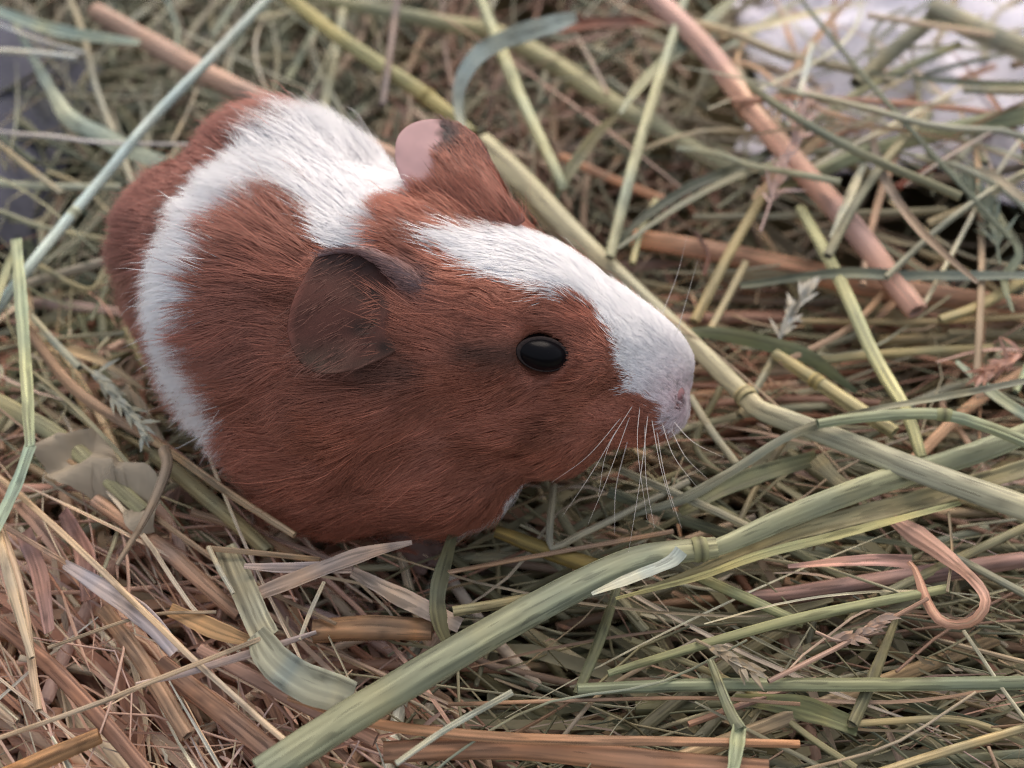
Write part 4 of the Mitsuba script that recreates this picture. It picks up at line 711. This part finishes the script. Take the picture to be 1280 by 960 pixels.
    ('grass_blade', [(-10.36, 3.93, 2.0), (-9.8, 2.17, 1.9), (-9.24, 0.37, 1.8), (-8.77, -1.23, 1.7)], [0.201, 0.24, 0.228, 0.189], (176, 186, 150), 'upright pale green blade with a kink at the left edge', {}),
    ('grass_blade', [(-8.78, -1.2, 1.7), (-8.85, -1.99, 1.6), (-8.97, -3.05, 1.6)], [0.204, 0.228, 0.207], (172, 188, 160), 'lower length of the kinked green blade at the left edge', {}),
    ('straw_stem', [(-10.02, 2.69, 1.0), (-9.27, 1.86, 1.0), (-8.67, 1.26, 1.0)], [0.117, 0.163, 0.193], (168, 168, 146), 'stalk of a frayed grass tuft beside the rump', {}),
    ('straw_stem', [(-10.28, 0.59, 0.8), (-8.81, -0.3, 0.8), (-7.77, -1.16, 0.8), (-6.75, -2.06, 0.8)], [0.349, 0.34, 0.302, 0.264], (160, 158, 124), 'thick olive stem beside the dry crumpled leaf', {}),
    ('straw_stem', [(-6.95, -0.52, 0.5), (-5.37, -1.86, 0.5), (-4.43, -2.73, 0.5)], [0.279, 0.299, 0.262], (160, 150, 114), 'olive double stem left of the chest', {}),
    ('straw_stem', [(-6.44, -1.08, 1.4), (-6.27, -1.57, 1.5), (-6.44, -2.46, 1.4), (-6.84, -3.42, 1.2)], [0.237, 0.203, 0.128, 0.083], (150, 132, 112), 'bent brown stem drooping from the crumpled leaf', {}),
    ('straw_stem', [(-9.66, -1.3, 1.0), (-8.28, -2.49, 1.2), (-6.65, -3.93, 1.3), (-4.82, -5.54, 1.3), (-3.25, -6.82, 1.3)], [0.104, 0.114, 0.109, 0.103, 0.098], (198, 176, 148), 'long straight cream stem crossing the lower left', {}),
    ('straw_stem', [(-8.89, -0.59, 0.8), (-6.93, -1.88, 0.8), (-4.79, -3.4, 0.8), (-3.0, -4.34, 0.8)], [0.092, 0.103, 0.099, 0.068], (190, 162, 132), 'long thin tan stem above the straight cream one', {}),
    ('grass_blade', [(-7.85, -3.28, 1.0), (-6.8, -3.98, 1.2), (-6.12, -4.43, 1.1), (-5.61, -4.91, 0.9)], [0.168, 0.299, 0.377, 0.24], (204, 188, 182), 'flat lilac white blade in the lower left', {}),
    ('straw_stem', [(-8.07, -6.56, 1.2), (-6.54, -6.06, 1.4), (-5.58, -5.67, 1.5), (-4.09, -4.98, 1.5)], [0.075, 0.088, 0.089, 0.078], (196, 172, 142), 'slender cream stem rising across the lower left', {}),
    ('straw_stem', [(-3.2, -3.82, 1.3), (-3.37, -4.39, 1.3), (-3.49, -4.9, 1.3)], [0.068, 0.08, 0.066], (206, 196, 172), 'tiny pale stem left of the orange one', {}),
    ('straw_stem', [(-9.29, -2.32, 1.2), (-8.37, -3.95, 1.2), (-7.5, -6.08, 1.2)], [0.158, 0.163, 0.114], (196, 172, 144), 'pale tan stem falling along the left edge', {}),
    ('straw_stem', [(-9.05, -2.79, 1.4), (-8.35, -4.14, 1.4), (-7.75, -5.27, 1.4)], [0.14, 0.188, 0.103], (204, 182, 150), 'short cream stem beside the falling tan one', {}),
    ('straw_stem', [(-8.92, -4.21, 0.7), (-7.69, -5.1, 0.7), (-6.59, -6.08, 0.7), (-5.63, -7.0, 0.7)], [0.22, 0.294, 0.284, 0.25], (168, 126, 104), 'thick pinkish brown stem at the lower left corner', {}),
    ('straw_stem', [(-7.07, -4.01, 0.7), (-6.16, -5.03, 0.7), (-5.2, -6.28, 0.7)], [0.277, 0.295, 0.257], (188, 152, 122), 'tan stem of a pinkish bundle in the lower left', {}),
    ('straw_stem', [(-5.96, -4.93, 0.5), (-4.59, -5.93, 0.5), (-3.43, -6.79, 0.5)], [0.325, 0.341, 0.331], (168, 132, 110), 'broad rosy stem beneath the slender cream stem', {}),
    ('straw_stem', [(-7.93, -7.04, 0.9), (-7.27, -6.73, 0.9), (-6.54, -6.37, 0.9)], [0.248, 0.301, 0.254], (176, 132, 90), 'orange brown stub at the bottom left corner', {}),
    ('straw_stem', [(-7.72, -4.89, 1.0), (-6.24, -4.3, 1.0), (-5.03, -4.22, 1.0)], [0.06, 0.061, 0.061], (170, 150, 124), 'thin grey tan stem above the slender cream stem', {}),
    ('grass_blade', [(-5.86, -4.12, 0.9), (-5.08, -4.47, 0.9), (-4.41, -4.72, 0.9)], [0.219, 0.325, 0.188], (206, 164, 116), 'golden husk strip left of the swollen sheath', {}),
    ('straw_stem', [(-7.78, -1.66, 0.6), (-6.22, -2.79, 0.6), (-4.72, -4.08, 0.6)], [0.269, 0.289, 0.25], (170, 140, 120), 'rosy stem under the drooping brown one', {}),
    ('straw_stem', [(-5.25, -4.79, 0.8), (-3.38, -5.79, 0.8), (-2.17, -6.39, 0.8)], [0.188, 0.26, 0.229], (176, 138, 118), 'pink stem passing below the swollen sheath', {}),
    ('straw_stem', [(-6.0, -1.79, 0.4), (-5.05, -2.15, 0.4), (-3.78, -2.83, 0.4)], [0.15, 0.178, 0.145], (150, 122, 98), 'shaded brown stem in front of the chest', {}),
    ('straw_stem', [(-6.08, -5.58, 1.1), (-5.31, -5.45, 1.2), (-4.05, -5.07, 1.3), (-3.23, -4.76, 1.3)], [0.065, 0.117, 0.144, 0.066], (190, 170, 160), 'lilac strip crossing the rosy bundle', {}),
    ('straw_stem', [(-9.21, -2.45, 1.0), (-8.2, -3.04, 1.0), (-7.38, -3.52, 1.0)], [0.086, 0.099, 0.083], (180, 150, 128), 'short pink tan stem at the left edge', {}),
    ('grass_blade', [(-8.83, -2.49, 0.8), (-8.3, -3.4, 0.8), (-7.85, -4.49, 0.8)], [0.319, 0.366, 0.217], (160, 128, 120), 'mauve dry blade standing at the left edge', {}),
    ('grass_blade', [(-8.31, -1.93, 0.6), (-7.73, -2.79, 0.6), (-7.4, -3.77, 0.6)], [0.267, 0.347, 0.28], (150, 115, 105), 'dusky rose blade behind the straight cream stem', {}),
    ('straw_stem', [(-1.27, -5.08, 0.8), (-2.23, -5.51, 0.8), (-2.82, -6.19, 0.8)], [0.067, 0.066, 0.064], (176, 150, 128), 'thin stem tucked below the thickest stem at the bottom', {})]
CATEGORY = {'straw_stem': 'straw', 'grass_blade': 'grass blade'}
for k, (kind_, pts, w, rgb, lab, opt) in enumerate(STRAWS):
    r = np.random.default_rng(1000 + k)
    length = np.linalg.norm(np.diff(np.array(pts), axis=0), axis=1).sum()
    n = int(np.clip(length * (6.0 if kind_ == 'grass_blade' else 3.5), 16, 64))
    v, f, c, p, wv = straw_mesh(kind_, pts, w, rgb, r, n, face=opt.get('face', (0, -0.35, 0.94)), twist=opt.get('twist', 0.0) if opt.get('face') else np.linspace(r.uniform(-0.3, 0.3), r.uniform(-0.3, 0.3), n))
    key = key_for(kind_)
    scene[key] = ply(v, f, 'mat_hay', c * NAMED, uv=UV[0])
    labels[key] = {'label': lab, 'category': CATEGORY[kind_]}
    if 'node' in opt:                                                   # the swollen joint of the stem
        t = opt['node'] * (n - 1)
        at = lambda x: p[int(np.clip(x, 0, n - 2))] * (1 - x % 1) + p[int(np.clip(x, 0, n - 2)) + 1] * (x % 1)
        step = 0.10 / (length / n)
        q = np.array([at(t + d * step) for d in (-1.2, -0.8, -0.3, 0.0, 0.3, 0.8, 1.2)])
        wn = np.interp(t, np.arange(n), wv) * np.array([0.98, 1.10, 1.16, 1.06, 1.16, 1.08, 0.98])
        nv_, nf_, _ = sweep(q, wn, TUBE_SEC[12], (0, -0.35, 0.94))
        tone = np.array([0.95, 1.0, 0.62, 0.35, 0.6, 0.95, 0.95])[:, None, None]
        scene[key + '__node'] = ply(nv_.reshape(-1, 3), nf_, 'mat_hay', (np.broadcast_to(lin(rgb) * GAIN * NAMED * np.array([1, 0.92, 0.75]), (7, 12, 3)) * tone).reshape(-1, 3))

# ------------------------------------------------------------------ loose pieces of the hay bed
PINK = [(206, 168, 146), (220, 190, 164), (196, 154, 132), (216, 184, 170), (226, 204, 178), (180, 134, 112), (208, 192, 164)]
OLIVE = [(170, 165, 130), (156, 152, 120), (184, 178, 144), (140, 134, 102), (186, 164, 130), (136, 140, 112), (194, 188, 156), (168, 138, 114)]
MIXED = [(190, 156, 128), (178, 166, 132), (200, 176, 146), (160, 150, 122), (178, 134, 112), (170, 168, 140)]
DULL = [(144, 148, 124), (162, 160, 136), (122, 130, 108), (172, 162, 140), (146, 130, 114), (180, 180, 156)]
BROWN = [(158, 122, 106), (174, 140, 122), (140, 108, 92), (182, 158, 136), (164, 154, 128)]
def zone(x, y, r):
    """Palette and lie (degrees in the ground plane) of the hay at a place."""
    if y > 4.5:
        if x < -3.5:
            return DULL, (r.normal(100, 28) if r.random() < 0.55 else r.uniform(0, 180)), 'behind'
        if x < 4:
            return (BROWN if r.random() < 0.6 else DULL), (r.normal(75, 30) if r.random() < 0.4 else r.uniform(0, 180)), 'behind'
        return (MIXED if r.random() < 0.5 else DULL), r.uniform(0, 180), 'behind'
    if x < -1.5 and y < -1.5:
        return PINK, (r.normal(-50, 14) if r.random() < 0.7 else r.normal(10, 40)), 'pink'
    if x < -4.5:
        return (OLIVE if r.random() < 0.6 else PINK), (r.normal(-45, 22) if r.random() < 0.55 else r.normal(25, 30)), 'left'
    if y < 0.5:
        return (OLIVE if r.random() < 0.85 else PINK), (r.normal(14, 18) if r.random() < 0.55 else r.normal(-30, 22)), 'front'
    return MIXED, (r.normal(8, 22) if r.random() < 0.65 else r.uniform(-90, 90)), 'right'

def bed(x, y):
    return 0.25 + 0.9 * (meshkit.fbm(np.array([x * 0.28, y * 0.28, 0.0]), 2, 12) - 0.5)

def loose(r, kind_, len_, wid, dz, light, n):
    for _ in range(60):
        y = -9 + 36 * r.random() ** 1.35 if not RAISED['on'] else r.uniform(4.5, 15)
        half = 10.5 + 0.6 * (y + 8)
        x = r.uniform(-half, half) if not RAISED['on'] else r.uniform(5.5, 9.5 + 0.6 * y)
        if not RAISED['on'] and y > 5 and x > 4.5 and r.random() < (0.85 if x > 8.5 else 0.6):
            continue
        pal, ang, where = zone(x, y, r)
        where = 'cloth' if RAISED['on'] else where
        a = math.radians(ang)
        L = r.uniform(*len_)
        w = r.uniform(*wid) * (1.0 if y > -2 or x > -1 else 1.1)
        d, s = np.array([math.cos(a), math.sin(a), r.normal(0, 0.10)]), np.array([-math.sin(a), math.cos(a), 0])
        z = bed(x, y) - r.uniform(*dz)
        t = np.linspace(-0.5, 0.5, 5)
        bend, bz = r.normal(0, 0.07) * L, r.normal(0.02, 0.03) * L
        kink = r.normal(0, 0.25, 5)[:, None] * s * 0.12 * L * (r.random() < 0.25)
        pts = np.array([x, y, z]) + t[:, None] * L * d + (bend * (0.25 - t ** 2))[:, None] * 4 * s + np.outer(bz * (0.25 - t ** 2) * 4, (0, 0, 1)) + kink
        if body_sdf(smooth_path(pts, 12)).min() < (0.05 if pts[:, 2].max() > 0.2 else -0.3):
            continue
        rgb = np.array(pal[int(r.integers(len(pal)))]) * {'front': 0.89, 'behind': 0.94}.get(where, 1.0) + r.normal(0, 16) + (24 if w < 0.1 and not light else 0) + (12 if RAISED['on'] else 0)  # front hay tinted darker for weaker light there, back hay for shaded gaps
        ww = w * (np.array([1.0, 1, 1, 1, 0.95]) if kind_ == 'straw_stem' else np.array([0.4, 0.9, 1.0, 0.8, 0.25]))
        return straw_mesh(kind_, pts, ww, np.clip(rgb, 20, 235), r, n, twist=r.normal(0, 0.5) if kind_ != 'straw_stem' else 0.0, light=light), where, tone(rgb)
    return None

RAISED = {'on': False}
WHERE = {'cloth': 'sparse hay over the lilac cloth', 'behind': 'loose hay behind the guinea pig', 'pink': 'pinkish hay at the front left',
         'left': 'hay left of the guinea pig', 'front': 'olive hay at the front', 'right': 'mixed hay beyond the nose'}
def tone(rgb):
    a = 'pale ' if np.mean(rgb) > 176 else 'dark ' if np.mean(rgb) < 126 else ''
    d = rgb[0] - rgb[1]
    return a + ('green' if d < 4 else 'olive' if d < 14 else 'tan' if d < 32 else 'pinkish brown')
def bentness(p):
    return 'straight ' if np.linalg.norm(p[-1] - p[0]) > 0.992 * np.linalg.norm(np.diff(p, axis=0), axis=1).sum() else 'bent '
r = np.random.default_rng(42)
for kind_, many, len_, wid in (('straw_stem', 120, (3.0, 9.5), (0.08, 0.25)), ('grass_blade', 125, (2.5, 7.5), (0.09, 0.34)), ('grass_blade', 105, (3.5, 9.5), (0.045, 0.10)), ('straw_stem', 35, (4.0, 9.5), (0.04, 0.08))):
    thin = wid[1] < 0.2
    for _ in range(many):
        got = loose(r, kind_, len_, wid, (-0.6, 0.3) if thin else (0.0, 1.1), False, 14)
        if got is None:
            continue
        (v, f, c, p, wv), where, shade_ = got
        key = key_for(kind_)
        scene[key] = ply(v, f, 'mat_hay', c, uv=UV[0])
        word = ('thin ' if thin else '') + bentness(p) + shade_ + (' straw among the ' if kind_ == 'straw_stem' else ' blade among the ')
        labels[key] = {'label': word + WHERE[where], 'category': CATEGORY[kind_], 'group': ('thin ' if thin else '') + ('straws' if kind_ == 'straw_stem' else 'blades') + ' of the ' + WHERE[where]}

RAISED['on'] = True
for i in range(80):
    kind_ = 'straw_stem' if i % 2 else 'grass_blade'
    got = loose(r, kind_, (3.0, 9.0), (0.07, 0.24), (-1.9, -0.3), False, 14)
    if got is None:
        continue
    (v, f, c, p, wv), where, shade_ = got
    key = key_for(kind_)
    scene[key] = ply(v, f, 'mat_hay', c, uv=UV[0])
    labels[key] = {'label': bentness(p) + shade_ + (' straw' if i % 2 else ' blade') + ' among the ' + WHERE[where], 'category': CATEGORY[kind_],
                   'group': ('straws' if i % 2 else 'blades') + ' of the ' + WHERE[where]}
RAISED['on'] = False
V, F, Cc, at_ = [], [], [], 0
for i in range(6800):
    deep = r.random()
    kind_ = 'straw_stem' if r.random() < 0.55 else 'grass_blade'
    if i % 5 == 1:
        got = loose(r, 'grass_blade', (0.15, 0.7), (0.02, 0.08), (-0.1, 0.9), True, 5)        # chaff
    elif i % 4 == 0:
        got = loose(r, kind_, (1.5, 5.5), (0.02, 0.06), (-0.2, 0.6), True, 5)      # fine wisps
    else:
        got = loose(r, kind_, (2.0, 6.5), (0.07, 0.26), (0.6, 2.6), True, 5)
    if got is None:
        continue
    v, f, c = got[0][:3]
    V.append(v); F.append(f + at_); Cc.append(c); at_ += len(v)
scene['hay_litter'] = ply(np.vstack(V), np.vstack(F), 'mat_hay', np.vstack(Cc))
labels['hay_litter'] = {'label': 'tangled fine hay litter filling the bed under the guinea pig', 'category': 'hay', 'kind': 'stuff'}

# ------------------------------------------------------------------ crumpled leaf, seed heads, cloths
def sheet(nu, nv_, fn, thick, color, mat, key, lab, cat):
    u, v = np.meshgrid(np.linspace(0, 1, nu), np.linspace(0, 1, nv_), indexing='ij')
    top = fn(u, v)
    g = norm(np.cross(np.gradient(top, axis=0), np.gradient(top, axis=1)))
    g = g * np.sign(g[..., 2:].mean())
    both = np.concatenate([top.reshape(-1, 3), (top - g * thick).reshape(-1, 3)])
    i, j = np.meshgrid(np.arange(nu - 1), np.arange(nv_ - 1), indexing='ij')
    q = np.stack([i * nv_ + j, (i + 1) * nv_ + j, (i + 1) * nv_ + j + 1, i * nv_ + j + 1], -1).reshape(-1, 4)
    N = nu * nv_
    edge = np.concatenate([np.arange(nu) * nv_, (nu - 1) * nv_ + np.arange(1, nv_), (np.arange(nu - 1)[::-1]) * nv_ + nv_ - 1, np.arange(1, nv_ - 1)[::-1]])
    e2 = np.roll(edge, -1)
    q = np.vstack([q, q[:, ::-1] + N, np.stack([e2, edge, edge + N, e2 + N], -1)])
    scene[key] = ply(both, q, mat, color(both))
    labels[key] = {'label': lab, 'category': cat}

LEAF = np.array([[(-9.09, -0.74, 1.0), (-8.7, -1.34, 0.8)], [(-8.55, -0.52, 1.0), (-8.27, -1.56, 0.8)], [(-7.97, -0.25, 1.0), (-7.71, -1.7, 0.8)], [(-7.56, -0.84, 1.0), (-7.19, -2.06, 0.8)], [(-7.12, -1.12, 1.0), (-6.9, -2.41, 0.8)], [(-6.71, -1.3, 1.0), (-6.65, -2.54, 0.8)], [(-6.52, -1.48, 1.0), (-6.46, -2.41, 0.8)]])          # (n, 2 edges, 3)
def leaf(u, v):
    a, b = smooth_path(LEAF[:, 0], 40), smooth_path(LEAF[:, 1], 40)
    k = (u * 39).astype(int)
    p = a[k] * (1 - v[..., None]) + b[k] * v[..., None]
    p[..., 2] += 0.35 * (meshkit.fbm(p * 1.6, 3, 6) - 0.5) + 0.18 * np.sin(v * 7 + u * 9)
    p[..., :2] += 0.25 * (meshkit.fbm(p * 2.5, 2, 16)[..., None] - 0.5)
    return p
sheet(40, 14, leaf, 0.015, lambda p: lin((176, 164, 144)) * GAIN * (0.7 + 0.6 * meshkit.fbm(p * np.array([3, 9, 3]), 3, 5)[:, None]), 'mat_hay', 'dry_leaf', 'crumpled grey brown dry leaf at the left beside the kinked green blade', 'leaf')

def lilac(u, v):
    y = 7.2 + 17 * v + 0.9 * np.sin(u * 13) * (1 - v) + 4.0 * (1 - u) ** 6
    x = 5.2 + 0.2 * (y - 7) + 22 * u + 0.6 * np.sin(v * 11)
    z = -1.9 + 2.3 * np.clip((x - 8.0) / 2.5, 0, 1) + 1.3 * (meshkit.fbm(np.stack([x * 0.35, y * 0.4, x * 0], -1), 3, 51) - 0.3) + 0.3 * np.sin(x * 1.5 + y * 0.9)
    return np.stack([x, y, z], -1)
sheet(80, 60, lilac, 0.12, lambda p: np.array([0.78, 0.77, 0.88]) * (0.9 + 0.2 * meshkit.fbm(p * 0.8, 3, 3)[:, None]), 'mat_cloth', 'bedding_cloth', 'pale lilac crumpled cloth showing through the sparse hay at the upper right', 'cloth')

def blue(u, v):
    x, y = -19 + 7.4 * u, 6.2 + 8 * v
    z = -1.2 + 2.6 * np.sin(np.pi * np.clip(u, 0, 1)) ** 0.8 * (0.8 + 0.2 * np.cos(v * 3)) + 0.5 * meshkit.fbm(np.stack([x * 0.4, y * 0.4, x * 0], -1), 2, 61) + 0.2 * np.sin(x * 2.2 - y * 0.4)
    return np.stack([x, y, z], -1)
sheet(50, 50, blue, 0.12, lambda p: np.array([0.13, 0.135, 0.175]) * (0.9 + 0.25 * meshkit.fbm(p * 0.8, 3, 4)[:, None]), 'mat_cloth', 'bedding_cloth_001', 'blue grey rounded cloth fold at the upper left edge behind thin stems', 'cloth')

HEADS = [([(-8.8, 1.47, 1.0), (-8.04, 0.76, 1.1), (-6.96, -0.53, 1.1)], 0.55, (176, 176, 158), 'frayed pale grass tuft beside the lower rump', 46), ([(5.31, 1.78, 0.9), (5.69, 2.37, 1.1), (6.2, 3.17, 1.3)], 0.5, (190, 186, 172), 'fluffy pale seed head standing right of the dark green leaf blade', 40), ([(5.41, 4.83, 1.4), (6.29, 7.07, 1.8), (6.96, 8.59, 2.0)], 0.8, (206, 176, 166), 'feathery pinkish seed head crossing the salmon pink stem', 70), ([(3.06, -4.8, 1.1), (3.41, -5.07, 1.2), (3.89, -5.42, 1.2)], 0.4, (160, 146, 122), 'small frayed tan tuft above the level green stem', 36), ([(10.68, 2.0, 0.9), (10.04, 1.47, 1.0), (9.34, 1.05, 1.0)], 0.5, (178, 132, 112), 'rusty frayed husk tuft at the right edge', 36), ([(10.42, 3.93, 1.3), (10.47, 4.97, 1.5), (10.19, 6.05, 1.6)], 0.7, (140, 150, 132), 'grey green grass tuft near the right edge below the lilac cloth', 60), ([(5.1, -4.6, 1.0), (5.52, -4.8, 1.1), (6.21, -4.35, 1.1)], 0.35, (176, 150, 132), 'small pinkish frayed tuft left of the peach loop', 26)]
for k, (pts, length, rgb, lab, m) in enumerate(HEADS):
    r = np.random.default_rng(300 + k)
    p = smooth_path(pts, 16)
    v, f, c, _, _ = straw_mesh('straw_stem', pts, [0.06, 0.05, 0.03], rgb, r, 14)
    key = key_for('seed_head')
    scene[key + '__stalk'] = ply(v, f, 'mat_hay', c)
    V, F, Cc, a_ = [], [], [], 0
    for i in range(m):
        t = 3 + 12 * i / m
        o = p[int(t)] * (1 - t % 1) + p[min(int(t) + 1, 15)] * (t % 1)
        d = norm(p[-1] - p[0])
        d = norm(d + r.normal(0, 0.38, 3) * np.array([1, 1, 0.7]))
        L = length * r.uniform(0.6, 1.2)
        vv, ff, cc, _, _ = straw_mesh('grass_blade', [o, o + d * L * 0.5 + (0, 0, 0.03), o + d * L], [0.03, 0.10, 0.01], np.clip(np.array(rgb) + r.normal(8, 14), 30, 235), r, 6, light=True)
        V.append(vv); F.append(ff + a_); Cc.append(cc); a_ += len(vv)
    scene[key + '__spikelets'] = ply(np.vstack(V), np.vstack(F), 'mat_hay', np.vstack(Cc))
    labels[key + '__spikelets'] = {'kind': 'stuff'}
    labels[key] = {'label': lab, 'category': 'seed head'}
